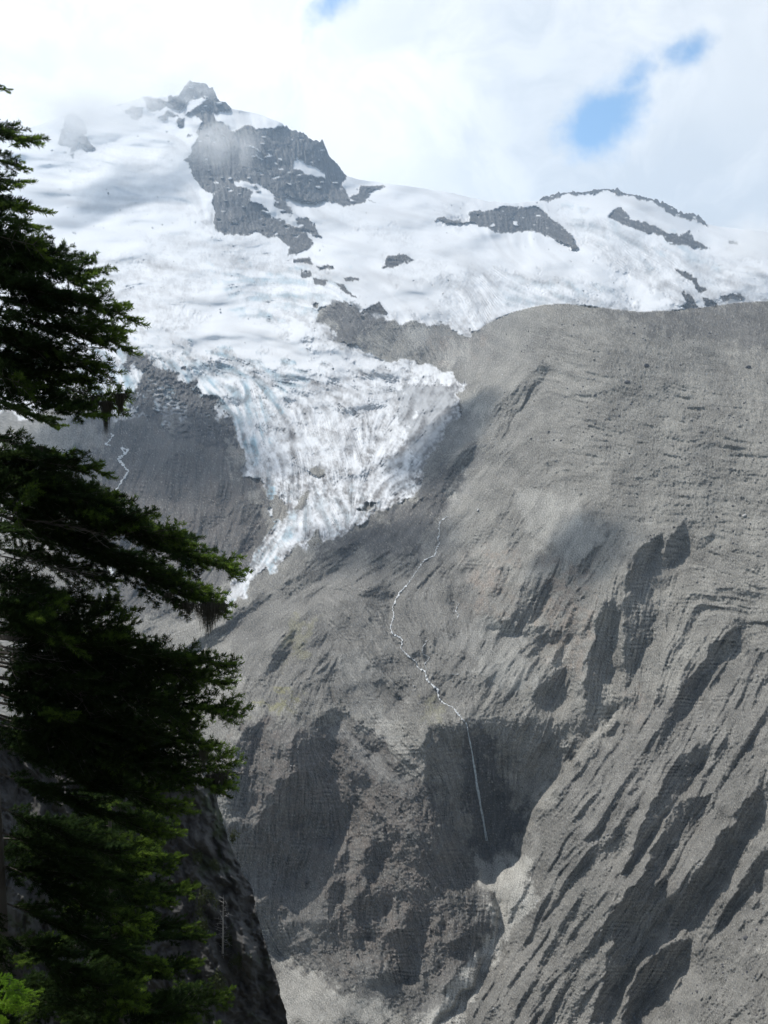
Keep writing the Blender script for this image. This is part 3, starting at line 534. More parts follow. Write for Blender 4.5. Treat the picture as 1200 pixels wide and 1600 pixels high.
for v, pts in [(.33, [(420,900),(560,840),(700,820),(760,960),(740,1110),(560,1110),(400,1090),(340,980)]), (.60, [(370,1120),(560,1130),(700,1260),(780,1420),(700,1600),(560,1560),(420,1480),(350,1400)]), (.32, [(830,1290),(1000,1100),(1200,1000),(1200,1600),(700,1620)]), (.5, [(620,600),(720,600),(760,700),(700,800),(600,880),(520,860),(650,780)]), (.55, [(930,482),(1000,488),(1200,470),(1480,460),(1480,600),(1200,552),(1120,532),(1030,515),(960,500)]), (.8, [(480,860),(640,790),(690,720),(735,730),(690,800),(640,870),(560,870)]),  # first: middle slope darkened in colour for shading its gentle base lacks
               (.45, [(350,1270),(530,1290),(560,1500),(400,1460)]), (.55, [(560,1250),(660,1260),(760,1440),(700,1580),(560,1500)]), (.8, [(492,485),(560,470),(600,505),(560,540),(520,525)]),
               (.85, [(728,1136),(760,1139),(775,1150),(780,1230),(812,1250),(815,1330),(780,1345),(740,1335),(722,1260),(720,1180)]), (.7, [(798,1126),(803,1180),(815,1240),(810,1240),(798,1180)]),  # alcove: wet rock stain, with the shade of the void painted in
               (.7, [(100,645),(340,650),(360,700),(200,710)]), (.75, [(100,700),(340,700),(400,760),(420,850),(300,960),(100,960)]), (.7, [(455,790),(480,758),(484,765),(480,785)]), (.35, [(670,1136),(720,1136),(722,1330),(700,1260)])]:  # left valley: dark brown ground, with cloud shadow painted into the colour
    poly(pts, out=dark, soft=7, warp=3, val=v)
floorm = poly([(735,1332),(787,1352),(818,1332),(832,1345),(828,1385),(842,1405),(800,1450),(770,1500),(720,1600),(650,1620),(740,1490),(780,1440),(770,1400)], soft=3, warp=1.2)
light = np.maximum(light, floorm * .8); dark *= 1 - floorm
mott = .32 * fract(200, 4, 1.6) + .16 * st18 + .15 * st8 * mod2 + .9 * fract(5, 1.2, .2) + .22 * st4 + layer * lay * .4 * mod2 + np.clip(fac, 0, 1) * (.55 * st8 + .5 * lay * mod2); speck = np.clip(pebb * 1.0 + stones * .5, 0, 1)

# ---- sheets
def build_sheet(u, top, bot, nr, cols, behind=None, rowpow=1.0):
    """vertices [row, col]; rows run from the curve top to the curve bot; 'behind' rows fall away at the back of the crest"""
    X = np.repeat(cols[None, :], nr, 0); t = (np.arange(nr) / (nr - 1))[:, None]
    Y = top[None, :] * (1 - t) + bot[None, :] * t
    dep = np.exp(samp(u, X, Y)); r = ray(X, Y); P = r * (dep / r[..., 1])[..., None]
    if behind:
        rows = []
        for k, (dy, dz) in enumerate(behind):
            b = P[0].copy(); sc_ = 1 + dy / dep[0]; b[:, 0] *= sc_; b[:, 1] += dy; b[:, 2] += dz; rows.append(b)
        P = np.concatenate([np.array(rows[::-1]), P], 0)
        nb = len(behind); X = np.concatenate([np.repeat(X[:1], nb, 0), X], 0); Y = np.concatenate([np.repeat(Y[:1], nb, 0), Y], 0)
    return P, X, Y
def grid_faces(nr, nc):
    i = np.arange(nr * nc).reshape(nr, nc)
    return np.stack([i[:-1, :-1], i[1:, :-1], i[1:, 1:], i[:-1, 1:]], -1).reshape(-1, 4)
def ground_attrs(X, Y, w1):
    a = np.stack([samp(m, X, Y) for m in (w1, blue, dirt_shade)], -1); b = np.stack([samp(m, X, Y) for m in (red, light, dark)], -1)
    c = np.stack([.5 + .16 * samp(mott, X, Y), samp(speck, X, Y), samp(green, X, Y)], -1)
    return dict(ice=a, soil_shade=b, grain=c)
step_px = 1.25
cols = np.concatenate([np.arange(-250, 60, 3.0), np.arange(60, 1210, step_px), np.arange(1210, 1450, 3.0)])
skyA = curve(SKY_A, cols) + np.where((samp(rock, cols, curve(SKY_A, cols) + 4) > .4), samp(fr, cols, cols * 0 + 300) * 1.3, samp(fr, cols, cols * 0 + 300) * .25)
skyB = curve(SKY_B, cols) + np.where(cols > 745, samp(fr, cols, cols * 0 + 900) * .8, 0)
ext = 70 * sstep(cols, 735, 790)
snowm = (1 - rock) * upper

# ground material
def ground_material(name):
    m, t, b = new_mat(name)
    def attr(n):
        a = nn(t, 'ShaderNodeAttribute', attribute_name=n); s = nn(t, 'ShaderNodeSeparateColor'); t.links.new(a.outputs['Color'], s.inputs[0]); return s.outputs
    ic, so, gn = attr('ice'), attr('soil_shade'), attr('grain')
    geo = nn(t, 'ShaderNodeNewGeometry'); pos = geo.outputs['Position']
    n1 = noise(t, pos, .35, 6, .65); n2 = noise(t, pos, .03, 6, .6)
    col = mixc(t, ramp(t, n2, .1, .9), (.143, .135, .119), (.232, .223, .200))
    col = mixc(t, math_(t, 'MULTIPLY', so[0], .5), col, (.215, .165, .13))
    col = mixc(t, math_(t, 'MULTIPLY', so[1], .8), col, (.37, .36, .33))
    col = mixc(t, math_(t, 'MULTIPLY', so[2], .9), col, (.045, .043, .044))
    col = mixc(t, math_(t, 'MULTIPLY', gn[2], .6), col, (.17, .16, .06))
    v = nn(t, 'ShaderNodeVectorMath', operation='SCALE'); t.links.new(col, v.inputs[0])
    t.links.new(math_(t, 'MULTIPLY', math_(t, 'ADD', math_(t, 'MULTIPLY', gn[0], 2.1), -.05), math_(t, 'ADD', math_(t, 'MULTIPLY', n1, .9), .55)), v.inputs['Scale'])
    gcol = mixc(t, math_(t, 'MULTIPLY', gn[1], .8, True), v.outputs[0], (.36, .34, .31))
    ice = mixc(t, ic[1], (.72, .73, .745), (.30, .47, .56))
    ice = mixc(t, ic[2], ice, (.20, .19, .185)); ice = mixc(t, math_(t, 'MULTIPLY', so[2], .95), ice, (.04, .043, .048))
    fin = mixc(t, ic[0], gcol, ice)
    t.links.new(fin, b.inputs['Base Color']); b.inputs['Roughness'].default_value = .85
    b.inputs['Specular IOR Level'].default_value = .25
    bp = nn(t, 'ShaderNodeBump'); bp.inputs['Strength'].default_value = .5; bp.inputs['Distance'].default_value = .6
    t.links.new(math_(t, 'MULTIPLY', n1, math_(t, 'SUBTRACT', 1.0, math_(t, 'MULTIPLY', ic[0], .8))), bp.inputs['Height']); t.links.new(bp.outputs[0], b.inputs['Normal'])
    return m
GM = ground_material('ground_cover')
back = [(60, -10), (200, -90), (500, -300), (1200, -900), (2500, -1800)]
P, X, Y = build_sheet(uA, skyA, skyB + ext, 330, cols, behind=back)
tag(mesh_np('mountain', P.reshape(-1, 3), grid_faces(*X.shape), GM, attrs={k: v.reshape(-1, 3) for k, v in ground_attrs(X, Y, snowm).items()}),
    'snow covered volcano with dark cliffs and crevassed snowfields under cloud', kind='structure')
del P
nrB = 980
backB = [(12, 1), (60, 2), (180, -25), (500, -260)]
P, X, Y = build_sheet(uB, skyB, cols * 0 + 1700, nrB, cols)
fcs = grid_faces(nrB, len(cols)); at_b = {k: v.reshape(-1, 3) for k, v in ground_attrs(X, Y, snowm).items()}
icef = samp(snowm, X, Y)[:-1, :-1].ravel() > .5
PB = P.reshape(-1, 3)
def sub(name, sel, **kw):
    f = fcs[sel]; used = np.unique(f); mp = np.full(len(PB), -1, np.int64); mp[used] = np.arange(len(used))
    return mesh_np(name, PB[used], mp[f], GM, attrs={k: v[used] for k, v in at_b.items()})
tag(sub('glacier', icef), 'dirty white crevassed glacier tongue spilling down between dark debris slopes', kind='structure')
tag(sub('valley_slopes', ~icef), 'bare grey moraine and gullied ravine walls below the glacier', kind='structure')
# rear slope of the moraine crest
cs = cols > 760; c2c = cols[cs]; top = PB.reshape(nrB, len(cols), 3)[0][cs]
rows = [top]
for dy, dz in backB:
    b = top.copy(); b[:, 0] *= 1 + dy / top[:, 1]; b[:, 1] += dy; b[:, 2] += dz; rows.append(b)
A_ = np.array(rows[::-1]); ga = {k: np.repeat(v.reshape(nrB, len(cols), 3)[:1][:, cs], len(rows), 0).reshape(-1, 3) for k, v in at_b.items()}
tag(mesh_np('moraine_back_slope', A_.reshape(-1, 3), grid_faces(*A_.shape[:2]), GM, attrs=ga), 'grey back side of the moraine crest', kind='structure')

def surf(px, py, lift=0.0, u=None):
    u = uB if u is None else u
    px = np.atleast_1d(np.array(px, float)); py = np.atleast_1d(np.array(py, float))
    dep = np.exp(samp(u, px, py)) * (1 - lift); r = ray(px, py); return r * (dep / r[:, 1])[:, None]
#--PART2--
# ------------------------------------------------------------------ running water
def water_mat(name, c, a=1.0):
    m, t, b = new_mat(name); geo = nn(t, 'ShaderNodeNewGeometry')
    n = noise(t, geo.outputs['Position'], .5, 4, .7)
    t.links.new(mixc(t, ramp(t, n, .35, .6), tuple(x * .55 for x in c), c), b.inputs['Base Color']); b.inputs['Roughness'].default_value = .5
    return m
FOAM = water_mat('foam', (.60, .62, .63)); FALL = water_mat('falling_water', (.42, .47, .50))
def stream(pts, wpx, o=(0, 0), s=1.0, seed=0):
    r = random.Random(seed); p = np.array([(o[0] + x / s, o[1] + y / s) for x, y in pts]); V = []; Fc = []
    seg = np.r_[0, np.cumsum(np.hypot(*np.diff(p, axis=0).T))]; n = max(4, int(seg[-1] / 1.3)); d = np.linspace(0, seg[-1], n)
    x = np.interp(d, seg, p[:, 0]) + np.array([r.uniform(-1.1, 1.1) for _ in d]); y = np.interp(d, seg, p[:, 1]) + np.array([r.uniform(-.5, .5) for _ in d])
    tx, ty = np.gradient(x), np.gradient(y); L = np.hypot(tx, ty) + 1e-6; w_ = wpx * np.array([r.choice((.3, .45, .6, .9, 1.5)) for _ in d]) / 2
    w_[0] = w_[-1] = .2; out = []
    for k in (-1, 0, 1): out.append(surf(x - ty / L * w_ * k, y + tx / L * w_ * k, .0016 + .0008 * (k == 0)))
    V = np.stack(out, 1).reshape(-1, 3); i = np.arange(n - 1)
    Fc = np.concatenate([np.stack([i * 3 + a, i * 3 + 3 + a, i * 3 + 4 + a, i * 3 + 1 + a], -1) for a in (0, 1)])
    return V, Fc
def merged(name, parts, mat):
    V = []; Fa = []; o_ = 0
    for v, f in parts: V.append(v); Fa.append(f + o_); o_ += len(v)
    return mesh_np(name, np.concatenate(V), np.concatenate(Fa), mat)
P560 = dict(o=(560, 780), s=3)
main = [[(420,80),(385,100),(375,130),(380,160),(370,185),(380,205),(364,235),(360,262)], [(360,262),(310,285),(275,335),(250,370),(225,405)], [(225,405),(190,440),(160,510),(165,550),(148,600),(160,630),(205,655),(200,700),(235,735),(270,760),(280,790),(310,805),(325,850),(370,890),(375,930),(400,955),(447,978)],
        [(447,978),(470,1010),(497,1042)]]
tag(merged('stream', [stream(p, w_, seed=i, **P560) for i, (p, w_) in enumerate(zip(main, (1.5, 1.3, 2.1, 1.8)))], FOAM), 'white meltwater stream running down to the waterfall', kind='structure')
side = [[(470,488),(455,520),(470,545),(462,560)], [(330,655),(318,668),(300,700),(302,722)], [(300,722),(335,742),(310,770),(318,805)], [(470,820),(450,824),(440,818)]]
tag(merged('side_stream', [stream(p, 1.2, seed=20 + i, **P560) for i, p in enumerate(side)], FOAM), 'thin side channel of meltwater right of the main stream', kind='structure')
west = [[(290,228),(307,240),(280,280),(255,295),(292,305)], [(355,320),(397,330),(380,360),(335,390),(370,420),(385,450),(405,462),(370,515),(330,575),(305,607)], [(300,660),(250,760),(270,850)], [(260,980),(290,1075),(300,1110),(325,1130),(320,1155)], [(300,1190),(240,1270),(235,1330),(220,1352)],
        [(355,318),(380,345),(395,352)]]
tag(merged('glacier_stream', [stream(p, w_, seed=40 + i, **P100) for i, (p, w_) in enumerate(zip(west, (2.2, 3.6, 2.6, 4.2, 3.6, 2.4)))], FOAM), 'braided white stream down the debris slope behind the fir', kind='structure')
# waterfall: three thin wavering strands in front of the wall
fp = np.array([(640 + x / 4, 1080 + y / 4) for x, y in [(350,196),(358,215),(372,290),(395,410),(420,580),(445,720),(468,850),(482,935)]])
parts = []
for k in range(3):
    r = random.Random(k); n = 90; t_ = np.linspace(0, 1, n); ys = fp[0, 1] + t_ * (fp[-1, 1] - fp[0, 1]); xs = np.interp(ys, fp[:, 1], fp[:, 0]) + (k - 1) * (.25 + .9 * t_) + .5 * np.sin(t_ * 9 + k * 2) * t_ + .3 * np.sin(t_ * 31 + k)
    Yw = np.exp(samp(uB, fp[:, 0], fp[:, 1])); Yf = Yw.min() - 3 + 0 * xs; Yf[:4] = np.exp(samp(uB, xs[:4], ys[:4])) - 1.0
    rr = (.28 + .45 * t_**1.5) * (1 - .5 * t_**6) * np.array([r.uniform(.6, 1.2) for _ in t_]); c = ray(xs, ys); c = c * (Yf / c[:, 1])[:, None]
    ring = [c + np.stack([rr * math.cos(a), .6 * rr * math.sin(a), 0 * rr], -1) for a in np.arange(5) * 2 * math.pi / 5]
    V = np.stack(ring, 1).reshape(-1, 3); i = np.arange(n - 1)
    parts.append((V, np.concatenate([np.stack([i * 5 + a, i * 5 + (a + 1) % 5, i * 5 + 5 + (a + 1) % 5, i * 5 + 5 + a], -1) for a in range(5)])))
tag(merged('waterfall', parts, FALL), 'tall thin waterfall dropping into the shaded rock alcove', kind='structure')

# ------------------------------------------------------------------ boulders on the moraine
def rock_mat(name, c1, c2):
    m, t, b = new_mat(name); tcn = nn(t, 'ShaderNodeTexCoord')
    n = noise(t, tcn.outputs['Object'], 1.6, 5, .65)
    t.links.new(mixc(t, n, c1, c2), b.inputs['Base Color']); b.inputs['Roughness'].default_value = .9
    bp = nn(t, 'ShaderNodeBump'); bp.inputs['Strength'].default_value = .5; t.links.new(n, bp.inputs['Height']); t.links.new(bp.outputs[0], b.inputs['Normal'])
    return m
RM = [rock_mat('dark_rock', (.06, .06, .065), (.13, .12, .12)), rock_mat('grey_rock', (.12, .12, .12), (.22, .21, .2)), rock_mat('pale_rock', (.30, .29, .28), (.42, .41, .39))]
import bmesh
def rock_mesh(seed, mat):
    r = random.Random(seed); bm = bmesh.new(); bmesh.ops.create_icosphere(bm, subdivisions=2, radius=1)
    pl = [(Vector((r.gauss(0, 1), r.gauss(0, 1), r.gauss(0, 1))).normalized(), r.uniform(.55, .85)) for _ in range(9)]
    for v in bm.verts:
        for n_, d in pl:
            e = v.co.dot(n_) - d
            if e > 0: v.co -= n_ * e * .92
        v.co *= 1 + r.uniform(-.05, .05); v.co.z *= .8
    me = bpy.data.meshes.new('boulder'); bm.to_mesh(me); bm.free(); me.materials.append(mat); return me
RMS = [[rock_mesh(10 * k + j, RM[k]) for j in range(3)] for k in range(3)]
def boulder(px, py, spx, kind, label, group=None, rr=random.Random(5)):
    p = surf(px, py)[0]; sz = spx / 2 * p[1] / F
    o = bpy.data.objects.new('boulder', RMS[kind][rr.randrange(3)]); COL.objects.link(o)
    o.location = p + np.array([0, 0, .25 * sz]); o.scale = (sz * rr.uniform(.85, 1.25), sz * rr.uniform(.8, 1.1), sz * rr.uniform(.8, 1.1)); o.rotation_euler = (rr.uniform(-.4, .4), rr.uniform(-.4, .4), rr.uniform(0, 6.3))
    return tag(o, label, 'boulder', group)
for px, py, s_, k, lb in [(1010, 573, 10, 0, 'large dark boulder high on the moraine, upper right of a similar dark one'), (980, 598, 9, 0, 'dark boulder on the moraine just below and left of the largest dark boulder'),
    (1169, 575, 9, 0, 'dark boulder near the right edge below the brown plateau'), (1163, 807, 9, 2, 'pale rounded boulder alone on the grey moraine at far right'), (1156, 805, 5, 1, 'small grey rock touching the pale rounded boulder'),
    (1165, 1466, 9, 0, 'dark wedge shaped boulder on rubble at lower right'), (1182, 1453, 6, 0, 'small dark rock above the wedge shaped boulder at lower right'), (1057, 840, 4, 2, 'tiny white stone in the shaded upper gully'),
    (455, 1197, 4, 2, 'tiny white stone on the dark face of the left buttress'), (1055, 1328, 4, 2, 'white stone on the lit crest between the dark gullies'), (1091, 1352, 5, 2, 'white stone at the foot of the short gully on the right slope'),
    (930, 663, 6, 0, 'dark block in the middle of the moraine slope'), (1097, 676, 6, 1, 'grey block in the right middle of the moraine slope'), (950, 1305, 7, 1, 'angular grey block on the scree left of the dark gullies')]:
    boulder(px, py, s_, k, lb)
rr = random.Random(8); spots = []
for _ in range(170):
    t = rr.random(); px = rr.uniform(780, 1200); py = rr.uniform(500, 860)
    if py < curve(SKY_B, px) + 12 or (py > 720 and px < 960): continue
    boulder(px, py, rr.choice((2.5, 3, 3, 3.5, 4.5)), rr.choice((0, 0, 1, 1, 1)), 'one of many small grey rocks strewn over the broad moraine slope', 'small rocks strewn over the moraine')
for _ in range(60):
    px = rr.uniform(1040, 1200); py = rr.uniform(1470, 1600)
    if (px - 1040) / 160 + (py - 1470) / 130 < .8: continue
    boulder(px, py, rr.choice((3, 3.5, 4.5, 5)), rr.choice((0, 0, 1, 1)), 'one of many dark rocks in the rubble at the lower right corner', 'rocks in the lower right rubble')

# ------------------------------------------------------------------ near cliff and hillside
CE = [(1120,235),(1185,262),(1200,285),(1215,312),(1232,335),(1262,346),(1285,352),(1310,358),(1335,366),(1360,376),(1385,390),(1402,397),(1430,402),(1465,412),(1500,422),(1540,434),(1570,440),(1600,446),(1700,475),(1800,500)]
py_ = np.arange(1120, 1800, 1.6); nr = len(py_); nc = 340
edge = np.interp(py_, [c[0] for c in CE], [c[1] for c in CE])
tt = np.linspace(0, 1.25, nc)
def n2(seed, sh, sx, sy):
    r = np.random.default_rng(seed); out = np.zeros(sh); amp = 1
    for o_ in range(5):
        g = r.standard_normal((int(sh[0] / sy * 2**o_) + 3, int(sh[1] / sx * 2**o_) + 3))
        yy = np.linspace(0, g.shape[0] - 2.01, sh[0])[:, None]; xx = np.linspace(0, g.shape[1] - 2.01, sh[1])[None]
        yi = yy.astype(int); xi = xx.astype(int); fy = yy - yi; fx = xx - xi; fy = fy * fy * (3 - 2 * fy); fx = fx * fx * (3 - 2 * fx)
        out += amp * ((g[yi, xi] * (1 - fx) + g[yi, xi + 1] * fx) * (1 - fy) + (g[yi + 1, xi] * (1 - fx) + g[yi + 1, xi + 1] * fx) * fy); amp *= .6
    return out
nz2 = -np.abs(n2(3, (nr, nc), 60, 130)) * 1.1 - np.abs(n2(5, (nr, nc), 22, 40)) * .55 + n2(6, (nr, nc), 7, 9) * .10
edge = edge + n2(4, (nr, 2), 1, 22)[:, 0] * 1.6
pxx = -120 + (edge[:, None] + 120) * np.minimum(tt, 1)[None]
Yc = 74 - (py_[:, None] - 1200) * .022 - 4 * (1 - np.minimum(tt, 1))[None] + nz2 * 1.1 + 14 * np.clip(tt - .86, 0, 1)[None]**2 * 6
Yc = Yc + np.where(tt > 1, (tt - 1) * 260, 0)[None]
rc = ray(pxx, py_[:, None] + 0 * pxx); Pc = rc * (Yc / rc[..., 1])[..., None]
Pc[..., 0] -= np.where(tt > 1, (tt - 1) * 30, 0)[None]
m, t, b = new_mat('cliff_rock'); geo = nn(t, 'ShaderNodeNewGeometry')
mp = nn(t, 'ShaderNodeMapping'); mp.inputs['Scale'].default_value = (1, 1, .35); t.links.new(geo.outputs['Position'], mp.inputs[0])
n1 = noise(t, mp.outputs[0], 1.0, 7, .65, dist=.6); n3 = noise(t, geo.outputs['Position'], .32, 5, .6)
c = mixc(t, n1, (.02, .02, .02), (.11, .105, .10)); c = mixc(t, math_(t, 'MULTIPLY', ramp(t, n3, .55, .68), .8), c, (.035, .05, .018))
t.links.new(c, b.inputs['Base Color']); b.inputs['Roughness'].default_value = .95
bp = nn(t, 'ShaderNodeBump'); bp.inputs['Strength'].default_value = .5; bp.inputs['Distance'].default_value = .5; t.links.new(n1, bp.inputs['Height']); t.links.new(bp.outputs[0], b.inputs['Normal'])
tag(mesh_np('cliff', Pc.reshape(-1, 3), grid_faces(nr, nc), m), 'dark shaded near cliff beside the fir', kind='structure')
hx, hy = np.meshgrid(np.linspace(-60, 60, 120), np.r_[np.linspace(-60, 46, 110), 47, 48]); hz = -1.75 - .76 * np.maximum(hy, 0) - .12 * np.minimum(hy, 0) - .15 * np.abs(hx) * (hx > 0) + n2(9, hx.shape, 12, 12) * .12 - np.where(hy > 46.5, 160, 0)
m, t, b = new_mat('hillside_soil'); geo = nn(t, 'ShaderNodeNewGeometry'); n1 = noise(t, geo.outputs['Position'], 2.0, 6, .6)
t.links.new(mixc(t, n1, (.04, .05, .02), (.11, .09, .06)), b.inputs['Base Color']); b.inputs['Roughness'].default_value = .95
tag(mesh_np('hillside', np.stack([hx, hy, hz], -1).reshape(-1, 3), grid_faces(*hx.shape), m), 'steep near hillside the firs grow on', kind='structure')

# ------------------------------------------------------------------ firs
def leaf_mat(name, c1, c2, trans):
    m = bpy.data.materials.new(name); m.use_nodes = True; t = m.node_tree; t.nodes.clear()
    o = nn(t, 'ShaderNodeOutputMaterial'); d = nn(t, 'ShaderNodeBsdfDiffuse'); tr = nn(t, 'ShaderNodeBsdfTranslucent'); mxs = nn(t, 'ShaderNodeMixShader'); mxs.inputs[0].default_value = .42
    tcn = nn(t, 'ShaderNodeNewGeometry'); n = noise(t, tcn.outputs['Position'], 5, 3, .6)
    ga_ = nn(t, 'ShaderNodeAttribute', attribute_name='sunlit_tips'); k3 = ga_.outputs['Fac']  # brighter tip colour stands in for sunlight on the new shoots
    t.links.new(mixc(t, k3, mixc(t, ramp(t, n, .3, .7), c1, c2), (.045, .075, .016)), d.inputs[0]); t.links.new(mixc(t, k3, mixc(t, ramp(t, n, .3, .7), tuple(x * trans for x in c1), tuple(x * trans for x in c2)), (.20, .31, .045)), tr.inputs[0])
    t.links.new(d.outputs[0], mxs.inputs[1]); t.links.new(tr.outputs[0], mxs.inputs[2]); t.links.new(mxs.outputs[0], o.inputs[0]); return m
NEED = leaf_mat('fir_needles', (.010, .018, .008), (.022, .036, .011), 3.2)
YOUNG = leaf_mat('young_needles', (.10, .19, .02), (.17, .27, .03), 2.2)
def simple_mat(name, c1, c2, sc_=6):
    m, t, b = new_mat(name); tcn = nn(t, 'ShaderNodeNewGeometry'); n = noise(t, tcn.outputs['Position'], sc_, 4, .6)
    t.links.new(mixc(t, n, c1, c2), b.inputs['Base Color']); b.inputs['Roughness'].default_value = .9; return m
BARK = simple_mat('bark', (.045, .038, .032), (.13, .115, .10)); DEAD = simple_mat('dead_wood', (.22, .21, .2), (.42, .4, .38)); LICH = simple_mat('lichen', (.018, .018, .012), (.05, .045, .03), 20)
def branch_data(L, seed, dens=520, bare=False):
    r = random.Random(seed); segs = []; tubes = []
    droop = .10; f = lambda s: Vector((L * s, L * .03 * math.sin(3 * s + seed), -L * (droop * s**1.3) + L * .05 * max(0, s - .7)))
    ax = [f(k / 14) for k in range(15)]; tubes.append((ax, .006 * L + .002, .002))
    for a, b_ in zip(ax[3:], ax[4:]): segs.append((a, b_))
    ns = max(7, int(L * 17))
    for k in range(ns):
        s = .14 + .86 * (k + r.uniform(-.3, .3)) / ns
        if s > .985: continue
        p = f(s); ln = (L * .24 * (1 - s)**.6 + .14) * r.uniform(.65, 1.15)
        if s < .3: ln *= .55 + 1.5 * s
        for sd in (-1, 1):
            if r.random() < .12: continue
            l2 = ln * r.uniform(.7, 1.1); an = R(r.uniform(38, 60)) * sd; up = r.uniform(-.5, .38)
            d = Vector((math.cos(an), math.sin(an), up)); pts = [p]
            for q_ in range(4):
                d = (d + Vector((.10, 0, r.uniform(-.04, .09)))).normalized(); pts.append(pts[-1] + d * l2 / 4)
            tubes.append((pts, .0035, .0012)); segs += list(zip(pts, pts[1:]))
            m_ = int(l2 / .042)
            for j in range(1, m_):
                if r.random() < (.5 if bare else .08): continue
                u = j / m_; q0 = pts[0].lerp(pts[-1], u); sg = 1 if j % 2 else -1; l3 = min(.13, (1 - u) * l2 * .5 + .035) * r.uniform(.7, 1.2)
                dd = (d * .75 + Vector((-math.sin(an) * sg, math.cos(an) * sg, r.uniform(-.15, .3))) * .75).normalized(); q1 = q0 + dd * l3
                segs.append((q0, q1)); 
                if bare: tubes.append(([q0, q1], .002, .001))
    V = []; Fa = []
    for pts, r0, r1 in tubes:
        n = len(pts)
        for k, p in enumerate(pts):
            d = ((pts[min(k + 1, n - 1)] - pts[max(k - 1, 0)])).normalized(); a = d.orthogonal().normalized(); c_ = d.cross(a); rr_ = r0 + (r1 - r0) * k / (n - 1)
            for q_ in range(4): V.append(p + (a * math.cos(q_ * math.pi / 2) + c_ * math.sin(q_ * math.pi / 2)) * rr_)
        o_ = len(V) - 4 * n
        for k in range(n - 1):
            for q_ in range(4): Fa.append((o_ + 4 * k + q_, o_ + 4 * k + (q_ + 1) % 4, o_ + 4 * k + 4 + (q_ + 1) % 4, o_ + 4 * k + 4 + q_))
    wood = (np.array([tuple(v) for v in V]), np.array(Fa))
    if bare: return wood, None
    g = np.random.default_rng(seed); A = np.array([tuple(s[0]) for s in segs]); B = np.array([tuple(s[1]) for s in segs]); ln = np.linalg.norm(B - A, axis=1)
    cnt = np.maximum(2, (ln * dens).astype(int)); idx = np.repeat(np.arange(len(segs)), cnt); n = len(idx); t_ = g.random((n, 1))
    D_ = (B - A) / ln[:, None]; p = A[idx] * (1 - t_) + B[idx] * t_; d = D_[idx]; rd = g.standard_normal((n, 3)); rd[:, 2] = rd[:, 2] * .7 + .35; rd -= d * (rd * d).sum(1)[:, None]; rd /= np.linalg.norm(rd, axis=1)[:, None] + 1e-9
    nd = d * .62 + rd * .8; nd /= np.linalg.norm(nd, axis=1)[:, None]; sd = np.cross(nd, g.standard_normal((n, 3))); sd /= np.linalg.norm(sd, axis=1)[:, None] + 1e-9
    l = .031 * (.7 + .5 * g.random((n, 1))); w_ = .0023
    V = np.stack([p - sd * w_ * .7, p + sd * w_ * .7, p + nd * l * .6 + sd * w_, p + nd * l, p + nd * l * .6 - sd * w_], 1).reshape(-1, 3); i = np.arange(n)[:, None] * 5
    tri = np.concatenate([i + np.array([[0, 1, 2]]), i + np.array([[0, 2, 4]]), i + np.array([[4, 2, 3]])])
    g2_ = np.clip((A[idx, 0:1] * (1 - t_) + B[idx, 0:1] * t_) / L, 0, 1); cl = np.repeat(g.random(len(segs)), cnt)[:, None]
    return wood, (V, tri, np.repeat(sstep(g2_ + .35 * (cl - .5), .80, 1.15), 5, 0))
def to_mesh(name, v, f, mat, at_=None):
    o = mesh_np(name, v, f, mat, smooth=False, attrs=None if at_ is None else dict(sunlit_tips=np.repeat(at_, 3, 1))); me = o.data; bpy.data.objects.remove(o); return me
BR = {}
for cls, L, nv, dens in (('long', 2.0, 3, 560), ('mid', 1.2, 3, 620), ('short', .6, 3, 600)):
    for k in range(nv):
        wd, ndl = branch_data(L, 100 + k + int(L * 10), dens); BR[cls, k] = (to_mesh('branch', *wd, BARK), to_mesh('needles', ndl[0], ndl[1], NEED, ndl[2]), L)
for k in range(2):
    wd, _ = branch_data(1.1, 300 + k, bare=True); BR['bare', k] = (to_mesh('dead_branch', *wd, BARK), None, 1.1)
YB = {}
for k in range(2):
    wd, ndl = branch_data(.6, 400 + k, 620); YB[k] = (to_mesh('branch', *wd, BARK), to_mesh('needles', ndl[0], ndl[1], YOUNG, ndl[2]), .6)
tr_ = random.Random(21)
def add_branch(root, p0, p1, data, roll=0.0, name='branch'):
    wm, nm, L = data; p0, p1 = Vector(p0), Vector(p1); v = p1 - p0; s_ = v.length / L
    tip = Vector((1, 0, -.085)).normalized(); X = v.normalized(); Yv = Vector((0, 0, 1)).cross(X)
    Yv = Yv.normalized() if Yv.length > 1e-3 else Vector((0, 1, 0)); Zv = X.cross(Yv)
    M = Matrix((X, Yv, Zv)).transposed().to_4x4() @ Matrix.Rotation(roll, 4, 'X') @ Matrix.Rotation(-math.atan2(-tip.z, tip.x), 4, 'Y')
    o = bpy.data.objects.new(name, wm); COL.objects.link(o); o.parent = root
    o.matrix_local = Matrix.Translation(p0 - root.location) @ M @ Matrix.Diagonal((s_, s_, s_, 1))
    if nm:
        n = bpy.data.objects.new('needles', nm); COL.objects.link(n); n.parent = o
    return o
def tree_root(name, loc, label, group=None):
    e = bpy.data.objects.new(name, None); COL.objects.link(e); e.location = loc; return tag(e, label, 'tree', group)
